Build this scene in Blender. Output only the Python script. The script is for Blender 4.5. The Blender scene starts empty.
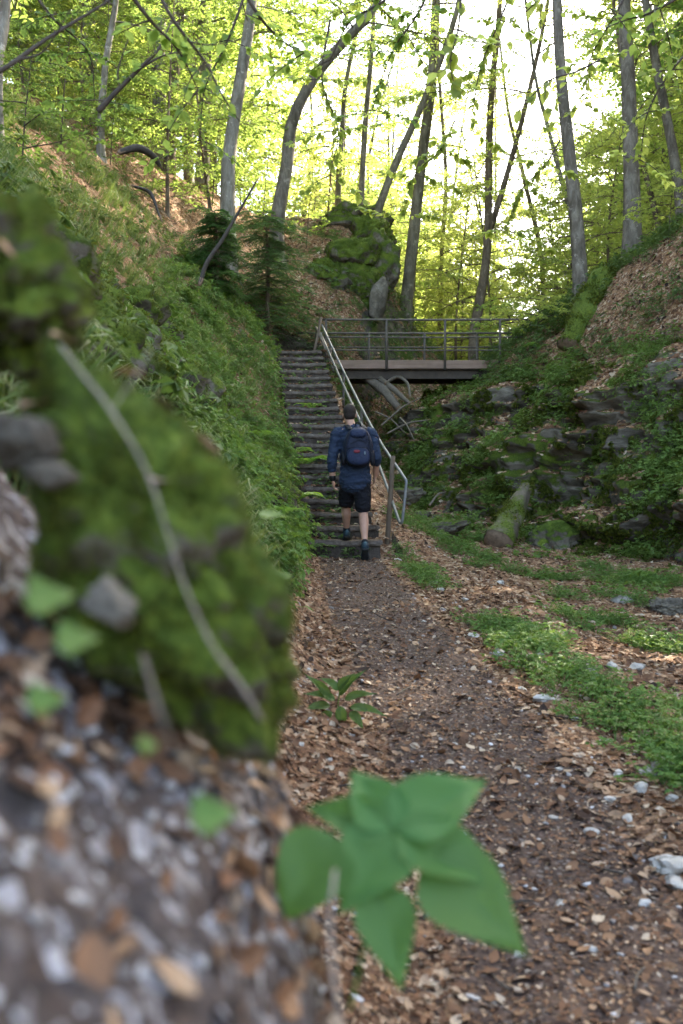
import bpy, bmesh, math, random
import numpy as np
from mathutils import Vector, Matrix

R = math.radians
scene = bpy.context.scene
COL = scene.collection
rng = np.random.default_rng(7)
random.seed(7)

# ------------------------------------------------------------------ camera model
FPX, CX, HOR = 995.0, 341.5, 490.0
PITCH = math.atan((HOR - 512.0) / FPX)          # camera pitched slightly down


def at(px, py, D):
    """world point seen at pixel (px, py) at forward distance D"""
    rx = (px - CX) / FPX
    uz = (512.0 - py) / FPX
    c, s = math.cos(PITCH), math.sin(PITCH)
    fy, fz = c - uz * s, s + uz * c
    k = D / fy
    return np.array([rx * k, D, fz * k])


# ------------------------------------------------------------------ noise
_perm = np.random.default_rng(3).permutation(256)
_perm = np.concatenate([_perm, _perm, _perm])
_grad = np.random.default_rng(4).normal(size=(256, 3))
_grad /= np.linalg.norm(_grad, axis=1)[:, None]


def pnoise(p):
    p = np.asarray(p, float)
    i = np.floor(p).astype(int)
    f = p - i
    i &= 255
    u = f * f * f * (f * (f * 6 - 15) + 10)
    out = 0
    for dx in (0, 1):
        for dy in (0, 1):
            for dz in (0, 1):
                h = _perm[_perm[_perm[(i[:, 0] + dx) & 255] + ((i[:, 1] + dy) & 255)] + ((i[:, 2] + dz) & 255)]
                g = _grad[h]
                d = f - np.array([dx, dy, dz])
                w = (u[:, 0] if dx else 1 - u[:, 0]) * (u[:, 1] if dy else 1 - u[:, 1]) * (u[:, 2] if dz else 1 - u[:, 2])
                out = out + w * (g * d).sum(1)
    return out * 1.5


def fbm(p, oct=4, lac=2.0, gain=.5):
    p = np.asarray(p, float)
    a, s, o = 1.0, 0, 0
    for k in range(oct):
        o = o + a * pnoise(p + 17.3 * k)
        p = p * lac
        a *= gain
    return o


def sstep(a, b, x):
    t = np.clip((x - a) / (b - a), 0, 1)
    return t * t * (3 - 2 * t)


# ------------------------------------------------------------------ terrain
ST_Y0, ST_Z0, ST_T, ST_R, ST_N = 11.9, -.76, .35, .162, 21
ST_Y1 = ST_Y0 + ST_T * ST_N
ST_Z1 = ST_Z0 + ST_R * ST_N


def stair_c(y):
    return .1 - .118 * (y - 11.9)


def stair_z(y):
    return ST_Z0 + ST_R / ST_T * (y - ST_Y0)


def P01(y):
    c, z = stair_c(y), stair_z(y)
    return (c - .5, z - .12), (c + .5, z - .16)


SEC = {
    -6:   [(-14, 9), (-3.2, 2.4), (-.15, -.45), (.05, -1.35), (.25, -1.5), (1.2, -1.5), (2.5, -1.65), (6, -1.5), (6.9, .6), (10, 4.5), (30, 20)],
    .3:   [(-14, 9.5), (-3, 2.6), (-.03, -.42), (.12, -1.3), (.28, -1.46), (1.2, -1.47), (2.5, -1.6), (6, -1.4), (6.9, .6), (10, 4.5), (30, 20)],
    1.3:  [(-14, 9.6), (-3, 2.65), (-.05, -.37), (.08, -1.25), (.25, -1.41), (1.15, -1.43), (2.4, -1.5), (6, -1.4), (6.9, .6), (10, 4.5), (30, 20)],
    2.2:  [(-14, 9.8), (-3, 2.6), (-.33, -.6), (-.15, -1.2), (.2, -1.36), (1.15, -1.38), (2.3, -1.45), (5.9, -1.35), (6.8, .6), (9.8, 4.5), (30, 20)],
    4:    [(-14, 10), (-3, 3.0), (-.55, -.25), (-.32, -1.12), (.15, -1.24), (1.1, -1.27), (2.2, -1.35), (5.8, -1.3), (6.6, .6), (9.5, 4.5), (30, 20)],
    6:    [(-14, 10), (-3.2, 3.2), (-.6, -.3), (-.33, -.98), (0, -1.06), (.92, -1.08), (2, -1.2), (5.6, -1.2), (6.4, .7), (9.2, 4.6), (30, 20)],
    8:    [(-14, 10.5), (-3.5, 3.5), (-.62, -.3), (-.38, -.86), (-.17, -.92), (.72, -.95), (2.2, -1.15), (5.3, -1.1), (6.2, .8), (8.8, 4.6), (30, 20)],
    11.7: [(-14, 11), (-4.2, 4.0), (-.72, -.2), (-.45, -.72), (-.38, -.78), (.58, -.79), (2.2, -1.02), (4.95, -.97), (5.9, .9), (8, 4.4), (30, 21)],
    13.5: [(-14, 11), (-4.6, 4.8), (-.95, .4), (-.62, -.02), *P01(13.5), (1.6, -.8), (4.5, -.9), (5.3, 1.0), (7.2, 4.2), (30, 21)],
    15:   [(-14, 11.5), (-4.9, 5.4), (-1.1, 1.1), (-.82, .62), *P01(15), (1.3, -.6), (3.6, -.75), (4.5, 1.2), (6.5, 4.2), (30, 21)],
    17:   [(-14, 12), (-5.1, 6.1), (-1.35, 2.1), (-1.06, 1.55), *P01(17), (1.1, -.38), (2.3, -.6), (3.3, 1.2), (5.6, 4.2), (30, 21)],
    19:   [(-14, 12.5), (-5, 6.5), (-1.6, 3.0), (-1.3, 2.4), (-1.22, 2.36), (-.2, 2.3), (.7, -.1), (1.3, -.3), (2.15, 1.2), (4.6, 3.7), (30, 21)],
    20.5: [(-14, 13), (-5, 6.8), (-1.8, 3.2), (-1.5, 2.62), (-1.3, 2.55), (-.3, 2.5), (.5, .6), (.95, .2), (2.0, 1.6), (4.0, 3.3), (30, 21)],
    22:   [(-15, 13.5), (-5, 7.2), (-2, 4.4), (-1.3, 3.9), (-.7, 3.7), (.2, 3.2), (.9, 1.4), (1.5, 1.4), (2.6, 2.4), (4.2, 3.5), (30, 21)],
    25:   [(-16, 14), (-5, 8.4), (-2, 6.5), (-.9, 6.6), (.2, 6.7), (.95, 5.9), (1.6, 3.6), (3.3, 2.2), (4.6, 3.4), (7, 5.2), (30, 21)],
    27:   [(-17, 14.5), (-6, 9), (-2, 7.3), (-.9, 7.3), (.3, 7.2), (1.1, 6.3), (2.2, 3.8), (4, 2.4), (5.5, 3.6), (8, 5.6), (32, 21)],
    31:   [(-19, 16), (-7, 10), (-3, 7.4), (-1, 6.6), (.4, 6.0), (1.6, 4.8), (3, 3.0), (5, 2.5), (7, 4), (10, 6.2), (34, 21)],
    45:   [(-24, 20), (-10, 13), (-5, 9.5), (-2, 7.2), (1, 5.8), (3, 4.8), (6, 4), (9, 4.6), (12, 6), (16, 8), (45, 23)],
    75:   [(-45, 30), (-22, 20), (-12, 13), (-6, 9.5), (-2, 7.5), (2, 6.5), (8, 6), (14, 6.5), (20, 8), (30, 12), (70, 26)],
    160:  [(-90, 34), (-50, 22), (-30, 14), (-15, 10), (-5, 9), (5, 8.5), (15, 8), (30, 9), (45, 12), (65, 16), (120, 28)],
}
_ys = np.array(sorted(SEC))
_nx = np.array([[p[0] for p in SEC[k]] for k in sorted(SEC)])
_nz = np.array([[p[1] for p in SEC[k]] for k in sorted(SEC)])
NN = _nx.shape[1]


def H0(x, y):
    """valley height without roughness, and the node coordinate (0..10) across the valley"""
    x = np.asarray(x, float); y = np.asarray(y, float)
    X = [np.interp(y, _ys, _nx[:, i]) for i in range(NN)]
    Z = [np.interp(y, _ys, _nz[:, i]) for i in range(NN)]
    z = Z[0] + (x - X[0]) * (Z[1] - Z[0]) / (X[1] - X[0])
    n = np.zeros_like(z)
    for i in range(NN - 1):
        t = (x - X[i]) / np.maximum(X[i + 1] - X[i], 1e-3)
        last = i == NN - 2
        m = (t >= 0) & ((t < 1) | last)
        t2 = np.minimum(t, 1.0)
        z = np.where(m, Z[i] + t2 * (Z[i + 1] - Z[i]), z)
        n = np.where(m, i + t2, n)
    return z, n


def HS(x, y):
    """smoothed valley height"""
    s = .05 + .012 * np.maximum(y, 0)
    z = 0; n = 0
    for ox, oy, w in ((0, 0, .28), (1, 0, .12), (-1, 0, .12), (0, 1.5, .12), (0, -1.5, .12), (.7, 1, .06), (-.7, 1, .06), (.7, -1, .06), (-.7, -1, .06)):
        a, b = H0(x + ox * s, y + oy * s)
        z = z + w * a; n = n + w * b
    return z, n


def H(x, y):
    x = np.atleast_1d(np.asarray(x, float)); y = np.atleast_1d(np.asarray(y, float))
    z, n = HS(x, y)
    P = np.stack([x, y, z], 1)
    onpath = sstep(3.2, 4.1, n) * (1 - sstep(4.9, 5.6, n))
    wall = sstep(6.85, 7.1, n) * (1 - sstep(8.1, 9.0, n)) * sstep(9, 12, y) * (1 - sstep(24, 28, y))
    bank = sstep(1.0, 1.9, n) * (1 - sstep(2.9, 3.15, n)) * sstep(2.0, 3.5, y)
    near = 1 - sstep(1.2, 3.0, y)
    amp = .09 * (1 - onpath * .75) * (1 - near * .75)
    amp = np.where(y > 25, .25, amp)
    d = amp * fbm(P * np.array([.9, .9, .9]), 4)
    d = d + .022 * fbm(P * 5.0 + 9, 3) * (1 - .5 * near)
    # layered limestone wall
    w1 = fbm(P * np.array([.7, .7, .8]) + 31, 3)
    zz = z + .22 * w1
    st = .50
    fr = zz / st - np.floor(zz / st)
    ter = (sstep(.25, .8, fr) - fr) * st
    rg = 1 - np.abs(fbm(P * np.array([1.1, 1.1, 1.6]) + 71, 3))
    d = d + wall * (.12 * w1 + .06 * fbm(P * 3.1 + 5, 4))
    d = d - .75 * sstep(6.8, 7.05, n) * (1 - sstep(8.0, 8.5, n)) * sstep(9.5, 11, y) * (1 - sstep(20.8, 21.6, y))
    d = d + bank * (.24 * fbm(P * 1.3 + 50, 4))
    d = d + near * (n < 3) * .02 * fbm(P * 22.0 + 3, 3)
    # a small level place under the staircase
    z = z + d
    on = (y > 11.5) & (y < 21.4)
    xc = np.abs(x - stair_c(np.clip(y, 11.9, 19.3)))
    cap = np.where(y < ST_Y1, stair_z(y) - .17, ST_Z1 - .05)
    z = np.where(on & (xc < .62), np.minimum(z, cap), z)
    # clear the mouth of the footbridge
    return z


def ground(x, y):
    return float(H(x, y)[0])


def hit(px, py, d0=.6, d1=70):
    """first point of the ground seen at a pixel"""
    D = d0 * (d1 / d0) ** np.linspace(0, 1, 1500)
    p = np.array([at(px, py, d) for d in D])
    h = H(p[:, 0], p[:, 1])
    k = np.nonzero(p[:, 2] < h)[0]
    i = k[0] if len(k) else -1
    q = p[i].copy(); q[2] = h[i]
    return q


def gnormal(x, y, e=.06):
    hx = (H(x + e, y) - H(x - e, y)) / (2 * e)
    hy = (H(x, y + e) - H(x, y - e)) / (2 * e)
    n = np.stack([-hx, -hy, np.ones_like(hx)], 1)
    return n / np.linalg.norm(n, axis=1)[:, None]


# ------------------------------------------------------------------ mesh helpers
def make_mesh(name, V, F, mat=None, smooth=True, attrs=None, midx=None):
    """F: list of int arrays (m,k)"""
    V = np.asarray(V, np.float32)
    if not isinstance(F, (list, tuple)):
        F = [F]
    F = [np.asarray(f, np.int32) for f in F if len(f)]
    me = bpy.data.meshes.new(name)
    me.vertices.add(len(V))
    me.vertices.foreach_set('co', V.ravel())
    loops = np.concatenate([f.ravel() for f in F])
    tot = np.concatenate([np.full(len(f), f.shape[1], np.int32) for f in F])
    start = np.concatenate([[0], np.cumsum(tot)[:-1]]).astype(np.int32)
    me.loops.add(len(loops))
    me.loops.foreach_set('vertex_index', loops)
    me.polygons.add(len(tot))
    me.polygons.foreach_set('loop_start', start)
    me.polygons.foreach_set('loop_total', tot)
    me.update(calc_edges=True)
    me.polygons.foreach_set('use_smooth', np.full(len(tot), smooth))
    if attrs:
        for k, a in attrs.items():
            at_ = me.attributes.new(k, 'FLOAT', 'POINT')
            at_.data.foreach_set('value', np.asarray(a, np.float32))
    if mat is not None:
        for m in (mat if isinstance(mat, (list, tuple)) else [mat]):
            me.materials.append(m)
    if midx is not None:
        me.polygons.foreach_set('material_index', np.asarray(midx, np.int32))
    me.update()
    return me


def link(name, me, parent=None, loc=None):
    o = bpy.data.objects.new(name, me)
    COL.objects.link(o)
    if loc is not None:
        o.location = loc
    if parent is not None:
        o.parent = parent
    return o


def tag(o, label=None, cat=None, group=None, kind=None):
    if label: o['label'] = label
    if cat: o['category'] = cat
    if group: o['group'] = group
    if kind: o['kind'] = kind
    return o


def empty(name, loc, label=None, cat=None, group=None):
    o = bpy.data.objects.new(name, None)
    COL.objects.link(o)
    o.location = loc
    o.empty_display_size = .2
    return tag(o, label, cat, group)


class Geo:
    """collects vertices and faces in numpy blocks"""
    def __init__(s):
        s.V = []; s.F = {}; s.n = 0

    def add(s, V, *Fs):
        V = np.asarray(V, float)
        for f in Fs:
            f = np.asarray(f, int)
            if len(f):
                s.F.setdefault(f.shape[1], []).append(f + s.n)
        s.V.append(V); s.n += len(V)
        return s

    def merge(s, g, M=None, T=None):
        if not g.n: return s
        V = g.verts()
        if M is not None: V = V @ np.asarray(M).T
        if T is not None: V = V + T
        return s.add(V, *g.faces())

    def verts(s): return np.concatenate(s.V) if s.V else np.zeros((0, 3))
    def faces(s): return [np.concatenate(v) for v in s.F.values()]

    def obj(s, name, mat, parent=None, off=None, smooth=True):
        V = s.verts()
        if off is not None: V = V - np.asarray(off)
        return link(name, make_mesh(name, V, s.faces(), mat, smooth), parent)


def frames(P):
    P = np.asarray(P, float)
    T = np.gradient(P, axis=0)
    T /= np.linalg.norm(T, axis=1)[:, None] + 1e-12
    ref = np.array([0, 0, 1.0]) if abs(T[0, 2]) < .9 else np.array([1.0, 0, 0])
    N = []
    n = np.cross(T[0], ref); n /= np.linalg.norm(n)
    for t in T:
        n = n - t * n.dot(t); n /= np.linalg.norm(n) + 1e-12
        N.append(n)
    N = np.array(N)
    return T, N, np.cross(T, N)


def tube(P, r, seg=8, cap=True, rough=0.0, seed=0):
    P = np.asarray(P, float)
    r = np.broadcast_to(np.asarray(r, float), (len(P),))
    T, N, B = frames(P)
    a = np.linspace(0, 2 * math.pi, seg, endpoint=False)
    ca, sa = np.cos(a), np.sin(a)
    rr = r[:, None] * np.ones(seg)
    if rough:
        q = (P[:, None, :] * 2.2 + (N[:, None, :] * ca[None, :, None] + B[:, None, :] * sa[None, :, None]) * .9 + seed * 3.1).reshape(-1, 3)
        rr = rr * (1 + rough * fbm(q, 3).reshape(len(P), seg))
    V = P[:, None, :] + rr[..., None] * (N[:, None, :] * ca[None, :, None] + B[:, None, :] * sa[None, :, None])
    V = V.reshape(-1, 3)
    n = len(P)
    i = np.arange(n - 1)[:, None] * seg
    j = np.arange(seg)[None, :]
    k = (j + 1) % seg
    F = np.stack([i + j, i + k, i + seg + k, i + seg + j], -1).reshape(-1, 4)
    g = Geo()
    if cap:
        V = np.concatenate([V, P[:1], P[-1:]])
        c0 = n * seg; c1 = c0 + 1
        jj = np.arange(seg); kk = (jj + 1) % seg
        t0 = np.stack([np.full(seg, c0), kk, jj], 1)
        t1 = np.stack([np.full(seg, c1), (n - 1) * seg + jj, (n - 1) * seg + kk], 1)
        g.add(V, F, np.concatenate([t0, t1]))
    else:
        g.add(V, F)
    return g


def spline(pts, n):
    """Catmull-Rom through the points"""
    P = np.asarray(pts, float)
    if len(P) == 2:
        t = np.linspace(0, 1, n)[:, None]
        return P[0] * (1 - t) + P[1] * t
    Q = np.concatenate([[2 * P[0] - P[1]], P, [2 * P[-1] - P[-2]]])
    u = np.linspace(0, len(P) - 1 - 1e-9, n)
    i = u.astype(int); f = (u - i)[:, None]
    a, b, c, d = Q[i], Q[i + 1], Q[i + 2], Q[i + 3]
    return .5 * (2 * b + (c - a) * f + (2 * a - 5 * b + 4 * c - d) * f ** 2 + (3 * b - a - 3 * c + d) * f ** 3)


def box(c, s, ax=None, bev=0.0):
    """box geometry (bevelled) centred at c with full sizes s and axis matrix ax (columns)"""
    bm = bmesh.new()
    bmesh.ops.create_cube(bm, size=1)
    for v in bm.verts:
        v.co = Vector((v.co.x * s[0], v.co.y * s[1], v.co.z * s[2]))
    if bev:
        bmesh.ops.bevel(bm, geom=list(bm.edges), offset=bev, segments=2, affect='EDGES', profile=.6)
    V, Fs = bm_np(bm)
    if ax is not None: V = V @ np.asarray(ax).T
    return Geo().add(V + np.asarray(c), *Fs)


def bm_np(bm):
    bm.verts.ensure_lookup_table(); bm.verts.index_update()
    V = np.array([v.co[:] for v in bm.verts])
    d = {}
    for f in bm.faces:
        d.setdefault(len(f.verts), []).append([v.index for v in f.verts])
    bm.free()
    return V, [np.array(v) for v in d.values()]


_ico = {}


def ico(sub):
    if sub not in _ico:
        bm = bmesh.new()
        bmesh.ops.create_icosphere(bm, subdivisions=sub, radius=1)
        _ico[sub] = bm_np(bm)
    V, F = _ico[sub]
    return V.copy(), F


def rock(size, seed=0, sub=4, ang=.75, rough=.16, rot=None, planes=16, strata=0.0):
    """angular weathered stone: convex cut of random planes blended with noise"""
    r_ = np.random.default_rng(seed)
    V, F = ico(sub)
    n = r_.normal(size=(planes, 3)); n /= np.linalg.norm(n, axis=1)[:, None]
    h = r_.uniform(.72, 1.05, planes)
    d = V @ n.T
    rad = np.min(np.where(d > .05, h / np.maximum(d, .05), 9), axis=1)
    rad = np.minimum(rad, 1.25)
    rad = ang * rad + (1 - ang)
    rad = rad * (1 + rough * fbm(V * 1.8 + seed * 7.7, 5, gain=.55))
    if strata:
        q = V[:, 2] * 5.5 + 1.3 * fbm(V * 1.1 + seed, 2) + seed
        fr = q - np.floor(q)
        rad = rad * (1 + strata * (sstep(0, .25, fr) - sstep(.7, 1, fr) - .5) * (1 - np.abs(V[:, 2]) ** 3))
    P = V * rad[:, None] * np.asarray(size)
    if rot is not None:
        P = P @ np.array(rot).T
    return Geo().add(P, *F)


def rotm(rx=0, ry=0, rz=0):
    from mathutils import Euler
    return np.array(Euler((R(rx), R(ry), R(rz))).to_matrix())


# leaf quads: base, side, tip, side (folded along the midrib)
def leaf_geo(P, A, N, L, W, fold=.18, curl=0.0):
    A = A / (np.linalg.norm(A, axis=1)[:, None] + 1e-9)
    S = np.cross(N, A); S /= np.linalg.norm(S, axis=1)[:, None] + 1e-9
    U = np.cross(A, S)
    L = np.broadcast_to(L, (len(P),))[:, None]; W = np.broadcast_to(W, (len(P),))[:, None]
    b = P
    s1 = P + A * L * .45 + S * W * .5 + U * W * fold
    tp = P + A * L + U * L * curl
    s2 = P + A * L * .45 - S * W * .5 + U * W * fold
    V = np.stack([b, s1, tp, s2], 1).reshape(-1, 3)
    i = np.arange(len(P))[:, None] * 4
    F = np.concatenate([i + np.array([[0, 2, 1]]), i + np.array([[0, 3, 2]])])
    return Geo().add(V, F)


# finer leaf outline: n-point half widths, given per leaf frame
def leaf_fine(P, A, N, L, W, prof=((0, .06), (.2, .75), (.42, 1), (.65, .8), (.85, .35), (1, 0)), fold=.2, droop=.15):
    A = A / (np.linalg.norm(A, axis=1)[:, None] + 1e-9)
    S = np.cross(N, A); S /= np.linalg.norm(S, axis=1)[:, None] + 1e-9
    U = np.cross(A, S)
    n = len(P); k = len(prof)
    L = np.broadcast_to(L, (n,))[:, None]; W = np.broadcast_to(W, (n,))[:, None]
    rows = []
    for t, w in prof:
        c = P + A * L * t - U * L * droop * t * t
        e = S * W * .5 * w
        rows += [c - e + U * W * fold * w, c, c + e + U * W * fold * w]
    V = np.stack(rows, 1).reshape(-1, 3)
    base = np.arange(n)[:, None] * (3 * k)
    f = []
    for q in range(k - 1):
        a = 3 * q
        f += [[a, a + 1, a + 4, a + 3], [a + 1, a + 2, a + 5, a + 4]]
    F = (base[:, :, None] + np.array(f)[None]).reshape(-1, 4)
    return Geo().add(V, F)


def scatter(tpl, P, M, S):
    """copies of a template Geo at points P with rotations M (n,3,3) and scales S"""
    V = tpl.verts(); n = len(P)
    W = np.einsum('nij,vj->nvi', M * np.asarray(S)[:, None, None], V) + P[:, None, :]
    off = (np.arange(n) * len(V))[:, None, None]
    return Geo().add(W.reshape(-1, 3), *[(f[None] + off).reshape(-1, f.shape[1]) for f in tpl.faces()])


def frame_from(N, spin):
    """rotation matrices with z along N and a spin about it"""
    N = N / np.linalg.norm(N, axis=1)[:, None]
    ref = np.stack([np.cos(spin), np.sin(spin), np.zeros_like(spin)], 1)
    X = ref - N * (ref * N).sum(1)[:, None]
    X /= np.linalg.norm(X, axis=1)[:, None] + 1e-9
    Y = np.cross(N, X)
    return np.stack([X, Y, N], 2)
# ------------------------------------------------------------------ materials
class NT:
    def __init__(s, name):
        s.m = bpy.data.materials.new(name)
        s.m.use_nodes = True
        s.t = s.m.node_tree
        s.t.nodes.clear()
        s.out = s.n('OutputMaterial')

    def n(s, typ, **kw):
        nd = s.t.nodes.new('ShaderNode' + typ)
        for k, v in kw.items():
            if k.startswith('i_'):
                key = k[2:].replace('_', ' ')
                nd.inputs[key].default_value = v
            else:
                setattr(nd, k, v)
        return nd

    def l(s, a, b): s.t.links.new(a, b)

    def coord(s, kind='Object'):
        return s.n('TexCoord').outputs[kind]

    def noise(s, vec, scale, detail=4, rough=.55, dist=0.0):
        nd = s.n('TexNoise')
        nd.inputs['Scale'].default_value = scale
        nd.inputs['Detail'].default_value = detail
        nd.inputs['Roughness'].default_value = rough
        nd.inputs['Distortion'].default_value = dist
        s.l(vec, nd.inputs['Vector'])
        return nd.outputs['Fac']

    def voro(s, vec, scale, feature='F1', out='Color', rand=1.0):
        nd = s.n('TexVoronoi', feature=feature)
        nd.inputs['Scale'].default_value = scale
        nd.inputs['Randomness'].default_value = rand
        s.l(vec, nd.inputs['Vector'])
        return nd.outputs[out]

    def ramp(s, fac, stops, interp='LINEAR'):
        nd = s.n('ValToRGB')
        cr = nd.color_ramp
        cr.interpolation = interp
        while len(cr.elements) < len(stops): cr.elements.new(.5)
        for e, (p, c) in zip(cr.elements, stops):
            e.position = p
            e.color = (*c, 1) if len(c) == 3 else c
        s.l(fac, nd.inputs[0])
        return nd.outputs[0]

    def rampf(s, fac, a, b):
        nd = s.n('MapRange', interpolation_type='SMOOTHSTEP')
        nd.inputs['From Min'].default_value = a
        nd.inputs['From Max'].default_value = b
        s.l(fac, nd.inputs['Value'])
        return nd.outputs[0]

    def math(s, op, a, b=None):
        nd = s.n('Math', operation=op)
        for i, v in enumerate((a, b)):
            if v is None: continue
            if isinstance(v, (int, float)): nd.inputs[i].default_value = v
            else: s.l(v, nd.inputs[i])
        return nd.outputs[0]

    def mix(s, fac, a, b, mode='MIX'):
        nd = s.n('Mix', data_type='RGBA', blend_type=mode)
        if isinstance(fac, (int, float)): nd.inputs[0].default_value = fac
        else: s.l(fac, nd.inputs[0])
        for i, v in ((6, a), (7, b)):
            if isinstance(v, tuple): nd.inputs[i].default_value = (*v, 1)
            else: s.l(v, nd.inputs[i])
        return nd.outputs[2]

    def sep(s, vec, i):
        nd = s.n('SeparateXYZ'); s.l(vec, nd.inputs[0])
        return nd.outputs[i]

    def sepc(s, c, i):
        nd = s.n('SeparateColor'); s.l(c, nd.inputs[0])
        return nd.outputs[i]

    def attr(s, name):
        return s.n('Attribute', attribute_name=name).outputs['Fac']

    def bump(s, h, strength=.5, dist=.02):
        nd = s.n('Bump')
        nd.inputs['Strength'].default_value = strength
        nd.inputs['Distance'].default_value = dist
        s.l(h, nd.inputs['Height'])
        return nd.outputs[0]

    def principled(s, col, rough=.9, normal=None, metal=0.0, spec=.3):
        nd = s.n('BsdfPrincipled')
        for k, v in (('Base Color', col), ('Roughness', rough), ('Metallic', metal), ('Specular IOR Level', spec)):
            if isinstance(v, tuple): nd.inputs[k].default_value = (*v, 1)
            elif isinstance(v, (int, float)): nd.inputs[k].default_value = v
            else: s.l(v, nd.inputs[k])
        if normal is not None: s.l(normal, nd.inputs['Normal'])
        return nd.outputs[0]

    def done(s, sh):
        s.l(sh, s.out.inputs['Surface'])
        return s.m


def m_leaf(name, cols, trans, fac=.45, rough=.5, tvar=True):
    """cols: ramp of leaf colours, trans: tint of light passing through the leaf"""
    m = NT(name)
    g = m.n('NewGeometry').outputs['Random Per Island']
    oi = m.n('ObjectInfo').outputs['Random']
    k = len(cols)
    c = m.ramp(g, [(i / max(k - 1, 1), cc) for i, cc in enumerate(cols)])
    if tvar:
        hv = m.n('HueSaturation')
        mr = m.n('MapRange'); m.l(oi, mr.inputs['Value'])
        mr.inputs['To Min'].default_value = .485; mr.inputs['To Max'].default_value = .515
        m.l(mr.outputs[0], hv.inputs['Hue'])
        m.l(c, hv.inputs['Color'])
        c = hv.outputs[0]
    p = m.principled(c, rough, spec=.25)
    t = m.n('BsdfTranslucent')
    tc = m.mix(1.0, m.mix(.35, c, trans), trans, 'MIX') if not tvar else m.mix(.8, c, trans)
    m.l(tc, t.inputs['Color'])
    x = m.n('MixShader'); x.inputs[0].default_value = fac
    m.l(p, x.inputs[1]); m.l(t.outputs[0], x.inputs[2])
    return m.done(x.outputs[0])


LITTER = [(0, (.032, .018, .012)), (.18, (.098, .05, .027)), (.4, (.235, .118, .06)), (.58, (.145, .068, .035)), (.76, (.32, .18, .095)), (.9, (.43, .29, .18)), (1, (.55, .44, .32))]


def m_ground():
    m = NT('forest_ground')
    co = m.coord('Object')
    # leaf litter
    wob = m.n('MixRGB') if False else None
    nz = m.n('TexNoise'); nz.inputs['Scale'].default_value = 6; m.l(co, nz.inputs['Vector'])
    add = m.n('VectorMath', operation='MULTIPLY_ADD'); m.l(nz.outputs['Color'], add.inputs[0])
    add.inputs[1].default_value = (.12, .12, .12); m.l(co, add.inputs[2])
    v1 = m.n('TexVoronoi'); v1.inputs['Scale'].default_value = 19; m.l(add.outputs[0], v1.inputs['Vector'])
    lit = m.ramp(m.sepc(v1.outputs['Color'], 0), LITTER)
    v2 = m.n('TexVoronoi'); v2.inputs['Scale'].default_value = 43; m.l(add.outputs[0], v2.inputs['Vector'])
    lit2 = m.ramp(m.sepc(v2.outputs['Color'], 1), LITTER)
    lit = m.mix(.5, lit, lit2)
    # trodden soil with fine chips
    sn = m.noise(co, 3.0, 6, .65)
    soil = m.ramp(sn, [(.3, (.040, .027, .021)), (.55, (.075, .050, .038)), (.75, (.12, .082, .062))])
    v3 = m.n('TexVoronoi'); v3.inputs['Scale'].default_value = 70; m.l(co, v3.inputs['Vector'])
    chips = m.ramp(m.sepc(v3.outputs['Color'], 2), [(0, (.04, .025, .02)), (.55, (.09, .056, .04)), (.85, (.17, .105, .075)), (.97, (.30, .25, .21))])
    soil = m.mix(.45, soil, chips)
    pathm = m.attr('path')
    pm = m.rampf(m.math('ADD', pathm, m.math('MULTIPLY', m.math('SUBTRACT', m.noise(co, 2.6, 5, .65), .5), .9)), .35, .75)
    c = m.mix(pm, lit, soil)
    # rock on steep faces
    rn = m.noise(co, 2.2, 8, .68)
    rk = m.ramp(rn, [(.28, (.024, .019, .014)), (.45, (.075, .062, .046)), (.6, (.14, .118, .09)), (.78, (.25, .22, .18))])
    rmask = m.rampf(m.math('ADD', m.attr('rock'), m.math('MULTIPLY', m.math('SUBTRACT', m.noise(co, 1.4, 5, .6), .5), .9)), .38, .62)
    c = m.mix(rmask, c, rk)
    # moss
    mn = m.noise(co, 60, 3, .6)
    mc = m.ramp(m.math('ADD', m.math('MULTIPLY', mn, .5), m.math('MULTIPLY', m.noise(co, 2.5, 3), .5)),
                [(.3, (.022, .036, .006)), (.5, (.050, .078, .010)), (.7, (.105, .145, .018))])
    mm = m.rampf(m.math('ADD', m.attr('moss'), m.math('MULTIPLY', m.math('SUBTRACT', m.noise(co, 1.9, 6, .65), .5), 1.5)), .42, .62)
    c = m.mix(mm, c, mc)
    # pale gravel of the bank by the viewer
    v4 = m.n('TexVoronoi'); v4.inputs['Scale'].default_value = 62; m.l(add.outputs[0], v4.inputs['Vector'])
    gr = m.ramp(m.sepc(v4.outputs['Color'], 0), [(0, (.05, .04, .036)), (.4, (.10, .075, .062)), (.62, (.06, .042, .034)), (.84, (.19, .17, .165)), (1, (.42, .40, .40))])
    gm = m.rampf(m.math('ADD', m.attr('scree'), m.math('MULTIPLY', m.math('SUBTRACT', m.noise(co, 7, 4), .5), .8)), .4, .7)
    c = m.mix(gm, c, gr)
    hgt = m.math('ADD', m.math('MULTIPLY', v1.outputs['Distance'], .6), m.math('ADD', m.math('MULTIPLY', v2.outputs['Distance'], .35), m.math('MULTIPLY', m.noise(co, 14, 8, .7), .9)))
    return m.done(m.principled(c, .92, m.bump(hgt, .8, .035), spec=.2))


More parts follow.
